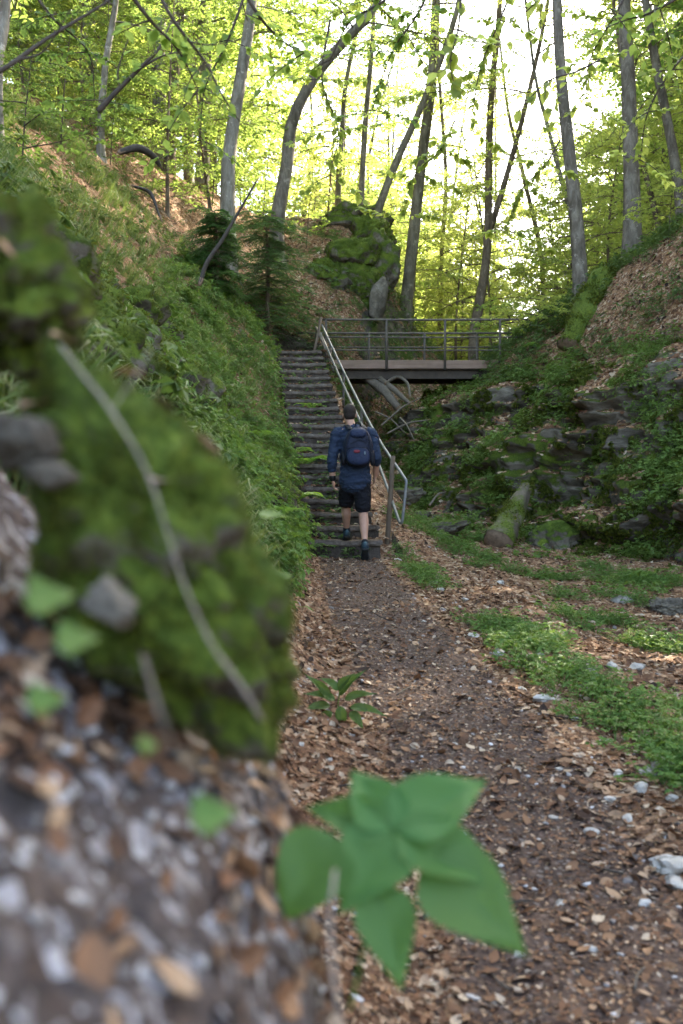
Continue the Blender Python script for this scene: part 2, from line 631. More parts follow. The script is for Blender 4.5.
def m_rock(name, mossy=.5, dark=1.0, moss_scale=3.0, light=False, fuzz=True):
    m = NT(name)
    co = m.coord('Object')
    oi = m.n('ObjectInfo')
    off = m.n('VectorMath', operation='ADD')
    sc = m.n('VectorMath', operation='SCALE'); m.l(oi.outputs['Location'], sc.inputs[0]); sc.inputs['Scale'].default_value = 1.37
    m.l(co, off.inputs[0]); m.l(sc.outputs[0], off.inputs[1])
    co = off.outputs[0]
    rn = m.noise(co, 3.5, 9, .7, .3)
    k = dark
    if light:
        st = [(.25, (.16, .14, .115)), (.42, (.36, .33, .285)), (.62, (.52, .49, .44)), (.85, (.66, .635, .59))]
    else:
        st = [(.25, (.027, .022, .016)), (.43, (.085, .071, .053)), (.6, (.16, .138, .106)), (.8, (.30, .27, .22))]
    rk = m.ramp(rn, [(p, tuple(x * k for x in c)) for p, c in st])
    vc = m.voro(co, 5, 'DISTANCE_TO_EDGE', 'Distance')
    crack = m.rampf(vc, 0, .05)
    rk = m.mix(m.math('MULTIPLY', m.math('SUBTRACT', 1.0, crack), .5), rk, (.03, .027, .024))
    nz = m.sep(m.n('NewGeometry').outputs['Normal'], 2)
    mfac = m.math('ADD', m.math('MULTIPLY', nz, .45), m.math('MULTIPLY', m.math('SUBTRACT', m.noise(co, moss_scale, 6, .65), .5), 1.6))
    mm = m.rampf(mfac, .55 - mossy, .8 - mossy)
    mn = m.math('ADD', m.math('MULTIPLY', m.noise(co, 70, 3, .65), .55), m.math('MULTIPLY', m.noise(co, 4.0, 4), .45))
    mc = m.ramp(mn, [(.3, (.020, .033, .005)), (.47, (.050, .076, .009)), (.6, (.10, .135, .016)), (.72, (.17, .19, .026))])
    c = m.mix(mm, rk, mc)
    h = m.math('ADD', m.math('MULTIPLY', rn, 1.0), m.math('MULTIPLY', m.noise(co, 38, 5, .7), .45))
    return m.done(m.principled(c, .93, m.bump(h, .9, .03), spec=.2))


def m_bark(name, a, b, c2, mossy=0.0, scale=1.0, lenticel=False):
    m = NT(name)
    co = m.coord('Object')
    oi = m.n('ObjectInfo')
    mp = m.n('Mapping'); m.l(co, mp.inputs['Vector'])
    mp.inputs['Scale'].default_value = (1, 1, .28)
    n1 = m.noise(mp.outputs[0], 9 * scale, 8, .7, .6)
    n2 = m.noise(co, 1.3, 4, .6)
    n3 = m.noise(co, 6, 5, .7)
    f = m.math('ADD', m.math('MULTIPLY', n1, .6), m.math('MULTIPLY', n2, .4))
    c = m.ramp(f, [(.36, a), (.5, b), (.63, c2)])
    patch = m.rampf(n3, .58, .68)
    c = m.mix(m.math('MULTIPLY', patch, .6), c, tuple(min(1, x * 1.5) for x in c2))
    if mossy > 0:
        mm = m.rampf(m.math('ADD', m.noise(co, 1.1, 6, .7), mossy - .5), .45, .62)
        mc = m.ramp(m.noise(co, 45, 3), [(.3, (.03, .045, .008)), (.7, (.11, .14, .02))])
        c = m.mix(mm, c, mc)
    return m.done(m.principled(c, .9, m.bump(n1, .9, .03), spec=.2))


def m_plain(name, col, rough=.6, metal=0.0, var=.25, scale=8, bump=.15, bdist=.004, spec=.3, hi=None):
    m = NT(name)
    co = m.coord('Object')
    n1 = m.noise(co, scale, 6, .65)
    lo = tuple(x * (1 - var) for x in col)
    hi = hi or tuple(min(1, x * (1 + var)) for x in col)
    c = m.ramp(n1, [(.3, lo), (.7, hi)])
    return m.done(m.principled(c, rough, m.bump(m.noise(co, scale * 5, 5, .7), bump, bdist), metal, spec))


def m_wood(name, a, b, axis=2, rough=.85, mossy=0.0):
    m = NT(name)
    co = m.coord('Object')
    mp = m.n('Mapping'); m.l(co, mp.inputs['Vector'])
    s = [14, 14, 14]; s[axis] = .9
    mp.inputs['Scale'].default_value = s
    n1 = m.noise(mp.outputs[0], 2.2, 8, .7, .4)
    n2 = m.noise(co, 2.5, 5, .6)
    c = m.ramp(m.math('ADD', m.math('MULTIPLY', n1, .6), m.math('MULTIPLY', n2, .4)), [(.3, a), (.7, b)])
    if mossy:
        mm = m.rampf(m.math('ADD', m.noise(co, 2.3, 6, .7), mossy - .5), .45, .6)
        mc = m.ramp(m.noise(co, 50, 3), [(.3, (.026, .042, .006)), (.7, (.12, .155, .02))])
        c = m.mix(mm, c, mc)
    return m.done(m.principled(c, rough, m.bump(n1, .5, .01), spec=.2))


def m_island(name, stops, rough=.85, trans=0.0):
    """one colour per separate piece (fallen leaves, chips of stone)"""
    m = NT(name)
    g = m.n('NewGeometry').outputs['Random Per Island']
    c = m.ramp(g, stops)
    co = m.coord('Object')
    c = m.mix(.35, c, m.mix(m.noise(co, 60, 4), (.02, .012, .01), c), 'MIX')
    p = m.principled(c, rough, spec=.25)
    if trans:
        t = m.n('BsdfTranslucent'); m.l(c, t.inputs['Color'])
        x = m.n('MixShader'); x.inputs[0].default_value = trans
        m.l(p, x.inputs[1]); m.l(t.outputs[0], x.inputs[2])
        return m.done(x.outputs[0])
    return m.done(p)


M = {}
M['ground'] = m_ground()
M['rock'] = m_rock('mossy_limestone', .42)
M['rock_bare'] = m_rock('limestone', .05)
M['rock_moss'] = m_rock('moss_covered_limestone', .62)
M['boulder_moss'] = m_rock('thick_moss', .84, moss_scale=6.0)
M['stone'] = m_rock('pale_limestone', -.25, light=True)
M['litter'] = m_island('fallen_beech_leaves', LITTER, .8, .12)
M['chip'] = m_island('limestone_chips', [(0, (.08, .06, .05)), (.4, (.19, .165, .15)), (.75, (.36, .34, .32)), (1, (.62, .60, .58))], .9)
M['bark_grey'] = m_bark('beech_bark', (.055, .045, .034), (.135, .115, .09), (.25, .222, .185), .2)
M['bark_pale'] = m_bark('pale_bark', (.075, .065, .052), (.19, .172, .145), (.32, .30, .265), .0)
M['bark_brown'] = m_bark('brown_bark', (.055, .04, .027), (.13, .098, .068), (.23, .18, .13), .1)
M['bark_moss'] = m_bark('mossy_bark', (.06, .05, .033), (.14, .118, .08), (.24, .21, .15), .3)
M['twig'] = m_plain('twig_bark', (.06, .045, .033), .85, 0, .4, 20)
M['deadwood'] = m_plain('dead_stem', (.23, .19, .15), .85, 0, .35, 30)
M['darkstick'] = m_plain('dark_dead_branch', (.045, .036, .028), .9, 0, .4, 15)
TR = (.44, .58, .12)  # tint of passing light kept pale; background haze is put in here
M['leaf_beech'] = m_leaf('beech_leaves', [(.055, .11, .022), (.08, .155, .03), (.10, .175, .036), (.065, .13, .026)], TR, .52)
M['leaf_yellow'] = m_leaf('sunlit_light_green_leaves', [(.10, .17, .03), (.14, .21, .038), (.18, .23, .045), (.11, .19, .035)], (.60, .68, .16), .58)  # sunlit glow and pale haze are put into this lighter leaf colour
M['leaf_dark'] = m_leaf('shade_tinted_leaves', [(.032, .075, .014), (.05, .11, .02), (.06, .125, .02)], (.3, .46, .10), .46)  # darker leaf copy; shade of the left wood is put into it
M['needle'] = m_leaf('yew_needles', [(.04, .085, .03), (.055, .11, .038), (.075, .14, .045)], (.14, .28, .07), .35)
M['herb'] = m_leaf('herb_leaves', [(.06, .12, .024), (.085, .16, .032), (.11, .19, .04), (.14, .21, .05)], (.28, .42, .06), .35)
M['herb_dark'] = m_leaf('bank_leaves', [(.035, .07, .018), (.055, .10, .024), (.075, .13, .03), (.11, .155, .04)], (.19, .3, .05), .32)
M['grass'] = m_leaf('grass_blades', [(.07, .12, .03), (.1, .16, .045), (.15, .19, .06), (.22, .2, .09)], (.25, .35, .07), .35)
M['fern'] = m_leaf('fern_fronds', [(.09, .19, .03), (.12, .22, .035)], (.34, .55, .07), .4)
M['broad'] = m_leaf('broad_leaves', [(.060, .145, .034), (.066, .155, .036), (.072, .16, .038)], (.16, .36, .05), .34, .55)
M['moss_tuft'] = m_leaf('moss_shoots', [(.024, .034, .005), (.045, .060, .008), (.08, .10, .013), (.14, .15, .02)], (.16, .22, .02), .25, .8)

def m_face():
    m = NT('bedded_limestone_face')
    co = m.coord('Object')
    mp = m.n('Mapping'); m.l(co, mp.inputs['Vector']); mp.inputs['Scale'].default_value = (1, 1, 3.2)
    rn = m.noise(mp.outputs[0], 2.0, 9, .7, .4)
    rk = m.ramp(rn, [(.27, (.022, .017, .012)), (.45, (.08, .066, .05)), (.6, (.17, .147, .115)), (.78, (.31, .275, .225))])
    nz = m.sep(m.n('NewGeometry').outputs['Normal'], 2)
    big = m.math('SUBTRACT', m.noise(co, .75, 4, .6), .5)
    fine = m.math('SUBTRACT', m.noise(co, 4.5, 6, .7), .5)
    mm = m.rampf(m.math('ADD', m.math('ADD', m.math('MULTIPLY', big, 2.2), m.math('MULTIPLY', fine, 1.1)), m.math('MULTIPLY', nz, .35)), -.06, .12)
    mn = m.math('ADD', m.math('MULTIPLY', m.noise(co, 55, 3, .65), .5), m.math('MULTIPLY', m.noise(co, 3.0, 4), .5))
    mc = m.ramp(mn, [(.3, (.018, .028, .005)), (.47, (.045, .068, .009)), (.6, (.09, .12, .014)), (.72, (.15, .17, .024))])
    c = m.mix(mm, rk, mc)
    v1 = m.voro(co, 20)
    lit = m.ramp(m.sepc(v1, 0), LITTER)
    lm = m.rampf(m.math('ADD', nz, m.math('MULTIPLY', m.math('SUBTRACT', m.noise(co, 1.6, 5, .65), .5), 1.3)), .62, .8)
    c = m.mix(lm, c, lit)
    h = m.math('ADD', rn, m.math('MULTIPLY', m.noise(co, 26, 6, .72), .5))
    return m.done(m.principled(c, .93, m.bump(h, 1.0, .04), spec=.2))


M['face'] = m_face()

# ------------------------------------------------------------------ ground sheet
def ground_sheet():
    v = np.concatenate([np.linspace(-6, .25, 40)[:-1], .25 * (12 / .25) ** np.linspace(0, 1, 330)[:-1],
                        np.linspace(12, 30, 250)[:-1], 30 * (160 / 30) ** np.linspace(0, 1, 110)])
    s = np.linspace(-1, 1, 471)
    u = s * (.16 + .34 * np.abs(s) ** 1.5 + .5 * s ** 4)
    Y = np.repeat(v[:, None], len(u), 1)
    W = 14 + .75 * np.maximum(v, 0)
    W = np.minimum(W, 120)
    xc = np.interp(v, [-6, 2, 6, 30, 160], [-.1, -.1, .4, 1.5, 0])
    X = xc[:, None] + u[None, :] * W[:, None]
    x, y = X.ravel(), Y.ravel()
    z = H(x, y)
    _, n = HS(x, y)
    V = np.stack([x, y, z], 1)
    nv, nu = len(v), len(u)
    i = np.arange(nv - 1)[:, None] * nu; j = np.arange(nu - 1)[None]
    F = np.stack([i + j, i + j + 1, i + nu + j + 1, i + nu + j], -1).reshape(-1, 4)
    gz = z.reshape(nv, nu)
    dx = np.gradient(gz, axis=1) / np.gradient(X, axis=1)
    dy = np.gradient(gz, axis=0) / np.gradient(Y, axis=0)
    slope = np.sqrt(dx ** 2 + dy ** 2).ravel()
    # trodden path: a soft band about the middle of the footway
    pc = np.interp(y, [-2, 2.7, 4, 6, 8, 11.5, 12.5], [.72, .72, .68, .47, .28, .1, .05])
    pw = np.interp(y, [0, 3, 6, 11.5], [.36, .40, .42, .36])
    path = (1 - sstep(pw * .7, pw * 1.35, np.abs(x - pc))) * (1 - sstep(12.2, 12.6, y))
    wall = sstep(6.7, 7.0, n) * (1 - sstep(8.3, 9.2, n)) * sstep(8, 11, y) * (1 - sstep(26, 30, y))
    rockm = .38 * wall * sstep(1.0, 2.2, slope) + .8 * sstep(1.6, 3.0, slope) * (1 - wall)
    knoll = sstep(2.2, 2.8, n) * (1 - sstep(6, 6.6, n)) * sstep(21.5, 23.5, y) * (1 - sstep(28, 32, y))
    moss = .30 * wall * (1 - sstep(8.1, 8.6, n)) + .48 * knoll + .25 * sstep(8, 8.5, n) * (1 - sstep(9, 9.6, n)) * sstep(10, 13, y)
    bank = sstep(.9, 1.5, n) * (1 - sstep(2.85, 3.05, n)) * sstep(2, 4, y) * (1 - sstep(21, 23, y))
    moss = np.maximum(moss, .36 * bank)
    gorge = sstep(4.9, 5.3, n) * (1 - sstep(6.7, 7, n))
    moss = np.maximum(moss, .22 * gorge * sstep(6, 8, y))
    near = 1 - sstep(1.1, 2.2, y)
    scree = near * (n < 2.95) * sstep(-1, -.2, x)
    me = make_mesh('ground', V, F, M['ground'], True, dict(path=path, rock=rockm, moss=moss, scree=scree))
    o = link('ground', me)
    o['kind'] = 'structure'
    return o


ground_sheet()
# ------------------------------------------------------------------ trees
def limb(seed, L=3.2, leaf=.085, twigs=14, flat=.25, dens=1.0, droop=.25, up=.35):
    """one limb growing along +x: (wood Geo, leaf Geo); sprays of leaves lie in loose layers"""
    r_ = np.random.default_rng(seed)
    t = np.linspace(0, 1, 9)
    ph = r_.uniform(0, 6.28, 3)
    ax = np.stack([L * t, .16 * L * np.sin(t * 2.6 + ph[0]) * t, L * (up * t - droop * t ** 2) + .05 * L * np.sin(t * 5 + ph[1]) * t], 1)
    wood = Geo()
    rad = L * .010
    wood.merge(tube(ax, rad * (1 - .85 * t), 5, False))
    P, A, N = [], [], []
    for k in range(twigs):
        tt = .16 + .84 * (k + r_.uniform(-.3, .3)) / twigs
        tt = min(max(tt, .05), 1)
        o = np.array([np.interp(tt, t, ax[:, c]) for c in range(3)])
        s = 1 if k % 2 else -1
        ang = R(r_.uniform(32, 68)) * s
        tl = L * .42 * (1 - .55 * tt) * r_.uniform(.6, 1.15)
        dirv = np.array([math.cos(ang), math.sin(ang), r_.normal(.08, flat)])
        dirv /= np.linalg.norm(dirv)
        e = o + dirv * tl + np.array([0, 0, -.10 * tl])
        m_ = (o + e) / 2 + np.array([0, 0, .06 * tl])
        wood.merge(tube(np.array([o, m_, e]), np.array([.3, .2, .08]) * rad * 1.3, 4, False))
        side = np.cross([0, 0, 1], dirv)
        ns = max(3, int(round(6 * dens)))
        for q in range(ns):
            f = .2 + .8 * (q + r_.uniform(0, .6)) / ns
            b = o * (1 - f) + e * f + np.array([0, 0, .04 * tl * math.sin(3.1 * f)])
            sl_ = tl * .42 * (1.1 - .6 * f) * r_.uniform(.6, 1.2)
            d2 = dirv * .75 + side * (1 if q % 2 else -1) * r_.uniform(.5, 1) + np.array([0, 0, r_.normal(0, flat * .8)])
            d2 /= np.linalg.norm(d2)
            nl = max(3, int(sl_ / (leaf * .55) * dens))
            u = (np.arange(nl) + r_.uniform(0, .8, nl)) / nl
            pp = b + d2 * (sl_ * u)[:, None] + np.stack([0 * u, 0 * u, -.12 * sl_ * u ** 2], 1)
            sd = np.cross([0, 0, 1], d2); sd /= np.linalg.norm(sd) + 1e-9
            sg = np.where(np.arange(nl) % 2 == 0, 1, -1)[:, None]
            aa = d2 * .6 + sd * sg * .9 + r_.normal(0, .28, (nl, 3)) + np.array([0, 0, -.22])
            nn = np.array([0, 0, 1.0]) + r_.normal(0, .55, (nl, 3))
            P.append(pp); A.append(aa); N.append(nn)
    P = np.concatenate(P); A = np.concatenate(A); N = np.concatenate(N)
    n = len(P)
    ll = leaf * r_.uniform(.65, 1.2, n)
    lg = leaf_geo(P, A, N, ll, ll * r_.uniform(.52, .68, n), .14, -.1)
    return wood, lg


LIMBS = [limb(100 + i, 3.0, .10, 15, .34, 1.1, .42) for i in range(6)]
LIMBS_UP = [limb(200 + i, 3.0, .10, 13, .36, 1.0, .05, .75) for i in range(4)]
LIMBS_FAR = [limb(300 + i, 3.0, .165, 14, .42, .95, .45) for i in range(5)]


def trunk_r(r0, t, top=.25):
    return r0 * ((1 - t) * (1 - top) + top) * (1 + .45 * np.exp(-t * 26))


def make_tree(base, pts, r0, seed, z_first=.3, nl=20, llen=3.0, top=.3, far=False, bark='bark_grey', leafm='leaf_beech', forks=(), rough=.1, shape=1.0, lmin=.5):
    """trunk along pts (relative to base), limbs from z_first of its height; returns trunk mesh, crown mesh"""
    r_ = np.random.default_rng(seed)
    C = spline(pts, 26)
    t = np.linspace(0, 1, len(C))
    wood = Geo(); lv = Geo()
    wood.merge(tube(C, trunk_r(r0, t, top), 12 if not far else 7, False, rough, seed))
    # root flare
    if not far:
        for a in r_.uniform(0, 6.28, 4):
            d = np.array([math.cos(a), math.sin(a), 0])
            wood.merge(tube(np.array([C[0] + d * r0 * .4 + [0, 0, r0 * 1.6], C[0] + d * r0 * 1.1 + [0, 0, r0 * .5], C[0] + d * r0 * 2.0 + [0, 0, -.25]]), np.array([.35, .4, .25]) * r0, 6, False, .1, seed))
    stems = [(C, 1.0)]
    for f in forks:
        F_ = spline(f[0], 16)
        wood.merge(tube(F_, f[1] * (1 - .6 * np.linspace(0, 1, 16)), 8, False, rough, seed + 3))
        stems.append((F_, .6))
    lib = LIMBS_FAR if far else LIMBS
    for C_, share in stems:
        n = max(3, int(nl * share))
        gold = r_.uniform(0, 6.28)
        for k in range(n):
            h = z_first + (1 - z_first) * (k + r_.uniform(0, .7)) / n if C_ is C else .25 + .75 * (k + .5) / n
            h = min(h, .995)
            o = np.array([np.interp(h, np.linspace(0, 1, len(C_)), C_[:, c]) for c in range(3)])
            hh = (h - z_first) / (1 - z_first) if C_ is C else h
            prof = (lmin + (1 - lmin) * math.sin(min(1, hh * 1.1 + .12) * 2.6)) * shape
            s = llen / 3.0 * max(.25, prof) * r_.uniform(.75, 1.2)
            if h > .82:
                w_, l_ = (LIMBS_UP[r_.integers(len(LIMBS_UP))] if not far else lib[r_.integers(len(lib))])
            else:
                w_, l_ = lib[r_.integers(len(lib))]
            gold += 2.4 + r_.normal(0, .4)
            tilt = R(r_.uniform(-12, 22) - (30 * max(0, h - .6)))
            Mx = rotm(r_.uniform(-15, 15), 0, 0)
            cy_, sy_ = math.cos(tilt), math.sin(tilt)
            My = np.array([[cy_, 0, sy_], [0, 1, 0], [-sy_, 0, cy_]])
            cz, sz = math.cos(gold), math.sin(gold)
            Mz = np.array([[cz, -sz, 0], [sz, cz, 0], [0, 0, 1]])
            MM = (Mz @ My @ Mx) * s
            # keep leaf size: scale the layout only mildly
            wood.merge(w_, MM, o); lv.merge(l_, MM, o)
    return (make_mesh('trunk', wood.verts(), wood.faces(), M[bark], True),
            make_mesh('crown', lv.verts(), lv.faces(), M[leafm], False))


def place_tree(name, base, tm, cm, label, group=None, rz=0.0, s=1.0, cat='tree'):
    o = empty(name, base, label, cat, group)
    o.rotation_euler = (0, 0, rz)
    o.scale = (s, s, s)
    link('trunk', tm, o)
    link('crown', cm, o)
    return o


def hero(pix, D, wpx, label, seed, bark='bark_grey', leafm='leaf_beech', H_=15.0, z_first=.3, nl=16, llen=2.8, forks=(), group=None, name='beech_tree', base_z=None, lmin=.5):
    """trunk through pixel waypoints at distance D, continued to its full height"""
    W = [at(px, py, D + i * .15) for i, (px, py) in enumerate(pix)]
    b = W[0].copy()
    g = ground(b[0], b[1]) - .12
    pts = [np.array([b[0], b[1], g])]
    for p in W:
        if p[2] > pts[-1][2] + .35: pts.append(p)
    d = pts[-1] - pts[-2]; d = d / np.linalg.norm(d)
    d = d * .6 + np.array([0, 0, .4]); d /= np.linalg.norm(d)
    topz = g + H_
    while pts[-1][2] < topz:
        d = d + np.array([0, 0, .12]); d /= np.linalg.norm(d)
        pts.append(pts[-1] + d * 2.4)
    base = pts[0].copy()
    P = np.array(pts) - base
    fk = [(np.array([at(px, py, D + .3) for px, py in f[0]]) - base, f[1]) for f in forks]
    for q, f in enumerate(fk):
        e = f[0]; dd = e[-1] - e[-2]; dd /= np.linalg.norm(dd)
        ex = [e[-1] + dd * k + np.array([0, 0, .1 * k * k]) for k in (1.5, 3.2, 5)]
        fk[q] = (np.concatenate([e, ex]), f[1])
    tm, cm = make_tree(base, P, wpx * D / FPX / 2, seed, z_first, nl, llen, .3, False, bark, leafm, fk, lmin=lmin)
    return place_tree(name, base, tm, cm, label, group)


hero([(228, 172), (237, 100), (246, 45), (252, 0)], 22, 15, 'pale straight trunked beech on the left slope above the conifer bush', 1, 'bark_pale', 'leaf_beech', 16, .38)
hero([(277, 222), (287, 165), (293, 118), (318, 72), (350, 35), (376, 4)], 23.5, 15, 'grey beech whose trunk bends sharply to the right above the mossy knoll', 2, 'bark_grey', 'leaf_beech', 15, .42)
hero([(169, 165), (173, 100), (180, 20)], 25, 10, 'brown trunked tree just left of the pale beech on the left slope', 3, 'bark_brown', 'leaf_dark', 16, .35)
hero([(371, 238), (380, 205), (398, 158), (425, 98), (455, 18)], 25, 10, 'slender tree leaning far to the right from the edge of the mossy knoll', 4, 'bark_moss', 'leaf_beech', 13, .5)
hero([(406, 308), (413, 240), (421, 165), (432, 80), (436, 0)], 26.5, 14, 'mossy straight tree standing directly behind the footbridge rail', 5, 'bark_moss', 'leaf_beech', 17, .42)
hero([(474, 335), (485, 270), (488, 225), (489, 150), (492, 85), (498, 30)], 27, 11, 'brown forked tree behind the far end of the footbridge', 6, 'bark_brown', 'leaf_yellow', 15, .5, 12, 2.3,
     forks=[([(488, 235), (498, 205), (514, 150), (527, 100)], .09)])
hero([(580, 275), (576, 215), (569, 150), (561, 75), (557, 0)], 19.5, 16, 'smooth grey beech with a gently curved trunk on the right ridge', 7, 'bark_grey', 'leaf_yellow', 15, .62)
hero([(633, 250), (631, 160), (628, 80), (624, 0)], 21, 17, 'stout upright grey tree on the right ridge beside the curved beech', 8, 'bark_grey', 'leaf_yellow', 16, .6)
hero([(681, 205), (671, 140), (658, 75), (646, 5)], 23, 12, 'grey tree leaning left at the upper right edge of the wood', 9, 'bark_grey', 'leaf_yellow', 15, .55)
hero([(660, 235), (651, 195), (640, 155), (628, 110)], 25, 7, 'thin leaning young tree between the two stout trees on the right ridge', 10, 'bark_brown', 'leaf_yellow', 10, .5, 10, 2.0)
hero([(573, 232), (560, 175), (546, 120), (535, 75)], 26, 6, 'thin stem leaning left just behind the curved grey beech', 11, 'bark_grey', 'leaf_yellow', 10, .5, 9, 1.8)
hero([(361, 205), (365, 130), (371, 60), (374, 10)], 29, 7, 'thin straight tree rising behind the top of the mossy knoll', 12, 'bark_grey', 'leaf_beech', 13, .45, 12)
hero([(338, 200), (341, 150), (345, 90), (356, 30)], 31, 7, 'thin grey tree between the bent beech and the thin straight tree', 13, 'bark_grey', 'leaf_beech', 13, .4, 12)
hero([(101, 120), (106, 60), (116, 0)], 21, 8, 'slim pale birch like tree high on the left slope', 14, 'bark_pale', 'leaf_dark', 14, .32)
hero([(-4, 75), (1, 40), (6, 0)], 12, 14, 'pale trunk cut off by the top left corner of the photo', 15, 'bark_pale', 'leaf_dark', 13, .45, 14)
hero([(545, 330), (540, 250), (522, 170), (508, 110)], 33, 7, 'thin tree seen in the bright gap right of the forked tree', 16, 'bark_brown', 'leaf_yellow', 11, .3, 9, 1.8)
hero([(440, 330), (441, 260), (446, 180), (440, 90)], 33, 6, 'thin sunlit tree between the mossy tree and the forked tree', 17, 'bark_brown', 'leaf_yellow', 13, .3, 10, 2.0)

# --- woodland farther back: shared meshes
VAR = []
for i in range(6):
    r_ = np.random.default_rng(900 + i)
    hgt = [15, 17, 14, 18, 16, 13][i]
    pts = [(0, 0, -.3)] + [(r_.normal(0, .25) + .02 * z * r_.normal(), r_.normal(0, .25), z) for z in (3, 6, 10)] + [(r_.normal(0, .8), r_.normal(0, .6), hgt)]
    VAR.append(make_tree(None, pts, .15 + .02 * (i % 3), 40 + i, .22, 30, 4.0, .25, True, ['bark_grey', 'bark_brown', 'bark_pale'][i % 3], ['leaf_beech', 'leaf_yellow', 'leaf_beech', 'leaf_yellow', 'leaf_dark', 'leaf_beech'][i]))
YOUNG = []
for i in range(4):
    r_ = np.random.default_rng(950 + i)
    hgt = [6, 7.5, 5, 8][i]
    pts = [(0, 0, -.2), (r_.normal(0, .15), r_.normal(0, .15), hgt * .4), (r_.normal(0, .35), r_.normal(0, .3), hgt)]
    YOUNG.append(make_tree(None, pts, .05 + .01 * i, 60 + i, .1, 26, 2.2, .2, True, 'bark_brown', ['leaf_beech', 'leaf_yellow', 'leaf_yellow', 'leaf_beech'][i], lmin=.6))

_r = np.random.default_rng(77)


def wood(n, xr, yr, lib, label, group, smin=.85, smax=1.2, sel=None, gap=2.0, name='woodland_tree', ok=None):
    pl = []
    tries = 0
    while len(pl) < n and tries < 4000:
        tries += 1
        y = _r.uniform(*yr); x = _r.uniform(*xr) * 1.0
        if ok is not None and not ok(x, y): continue
        if any((x - a) ** 2 + (y - b) ** 2 < gap ** 2 for a, b in pl): continue
        pl.append((x, y))
        v = lib[_r.integers(len(lib))] if sel is None else lib[sel[_r.integers(len(sel))]]
        place_tree(name, (x, y, ground(x, y)), v[0], v[1], label, group, _r.uniform(0, 6.28), _r.uniform(smin, smax))


inview = lambda x, y: abs(x) < .40 * y + 2.5
wood(15, (-12, -3), (26, 40), VAR, 'leafy tree among many like it on the wooded hillside behind the left slope', 'trees on the left hillside', sel=[0, 2, 4, 5, 0, 2], gap=2.4, ok=inview)
wood(13, (-20, -2), (40, 62), VAR, 'distant leafy tree deep in the wood behind the left hillside trees', 'distant trees of the left wood', sel=[0, 2, 4, 5, 0, 3], gap=3.0, ok=inview)
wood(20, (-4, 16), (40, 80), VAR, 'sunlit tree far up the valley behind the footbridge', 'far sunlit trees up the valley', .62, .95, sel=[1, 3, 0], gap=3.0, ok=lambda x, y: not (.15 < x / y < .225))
wood(9, (0, 15), (50, 95), VAR, 'pale haze tinted tree at the far end of the valley seen between the nearer trunks', 'trees at the far end of the valley', .9, 1.25, sel=[1, 3], gap=3.0, ok=lambda x, y: .02 < x / y < .15)
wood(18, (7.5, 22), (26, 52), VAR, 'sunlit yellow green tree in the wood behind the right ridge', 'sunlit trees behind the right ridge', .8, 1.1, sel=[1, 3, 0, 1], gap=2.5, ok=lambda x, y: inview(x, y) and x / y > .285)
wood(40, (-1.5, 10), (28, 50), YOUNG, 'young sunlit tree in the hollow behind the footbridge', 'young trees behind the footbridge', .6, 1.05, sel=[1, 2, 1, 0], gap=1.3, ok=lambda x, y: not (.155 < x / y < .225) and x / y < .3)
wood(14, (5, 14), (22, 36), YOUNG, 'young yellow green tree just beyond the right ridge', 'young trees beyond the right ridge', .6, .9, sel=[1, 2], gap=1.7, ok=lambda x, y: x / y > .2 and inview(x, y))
wood(12, (-9, -1), (21, 30), YOUNG, 'young leafy tree at the upper edge of the left slope', 'young trees above the left slope', .5, .9, sel=[0, 3, 1], gap=1.5, ok=lambda x, y: x / y < -.07 and inview(x, y))
# off-frame trees added on the gorge rim to keep the footpath in shade
for i, (x, y, v, s) in enumerate([(9.5, 10, 3, 1.1), (8.9, 15.5, 0, 1.1), (11.5, 20, 1, 1.2), (13, 14, 3, 1.1), (15, 24, 0, 1.15), (10, 5, 0, 1.1), (17, 19, 1, 1.2), (12, 26, 3, 1.1),
                                  (14, 8.5, 1, 1.2), (19, 27, 3, 1.2), (9.6, 21.5, 4, 1.1), (20, 14, 0, 1.2)]):
    place_tree('woodland_tree', (x, y, ground(x, y)), VAR[v][0], VAR[v][1], 'tall tree added for shade on the rim of the gorge beyond the right side of the photo', 'shade trees added on the right rim', i * 1.3, s)
for i, (x, y, v, s) in enumerate([(-5.5, 6, 0, 1.0), (-6.5, 11, 2, 1.0), (-6.2, 15.5, 5, 1.1)]):  # off-frame trees added to shade the left slope
    place_tree('woodland_tree', (x, y, ground(x, y)), VAR[v][0], VAR[v][1], 'tall tree added for shade on the left slope beyond the edge of the photo', 'shade trees added on the left rim', i * 1.9, s)
# ------------------------------------------------------------------ staircase
def m_step(shade_mul=1.0):
    m = NT('worn_step_stone')
    co = m.coord('Object')
    n = m.math('ADD', m.math('MULTIPLY', m.noise(co, 5, 8, .72), .6), m.math('MULTIPLY', m.noise(co, 22, 5, .7), .4))
    c = m.ramp(n, [(.32, (.045, .034, .026)), (.48, (.12, .095, .077)), (.62, (.2, .165, .138)), (.75, (.32, .28, .24))])
    # trodden earth and leaf crumbs on the treads
    nz = m.sep(m.n('NewGeometry').outputs['Normal'], 2)
    v = m.voro(co, 34)
    crumbs = m.ramp(m.sepc(v, 0), [(0, (.07, .045, .032)), (.5, (.16, .10, .068)), (.8, (.27, .175, .115)), (1, (.38, .28, .2))])
    k = m.rampf(m.math('ADD', m.math('MULTIPLY', nz, .5), m.math('SUBTRACT', m.noise(co, 3.2, 5, .65), .5)), .3, .6)
    c = m.mix(m.math('MULTIPLY', k, .85), c, crumbs)
    mm = m.rampf(m.noise(co, 2.1, 6, .7), .6, .72)
    c = m.mix(m.math('MULTIPLY', mm, .6), c, (.05, .07, .015))
    c = m.mix(1.0, c, (shade_mul if shade_mul < 1 else 1.0,) * 3, 'MULTIPLY')  # scales the stone colour; the shade of the risers is put in here
    return m.done(m.principled(c, .93, m.bump(n, .9, .03), spec=.2))


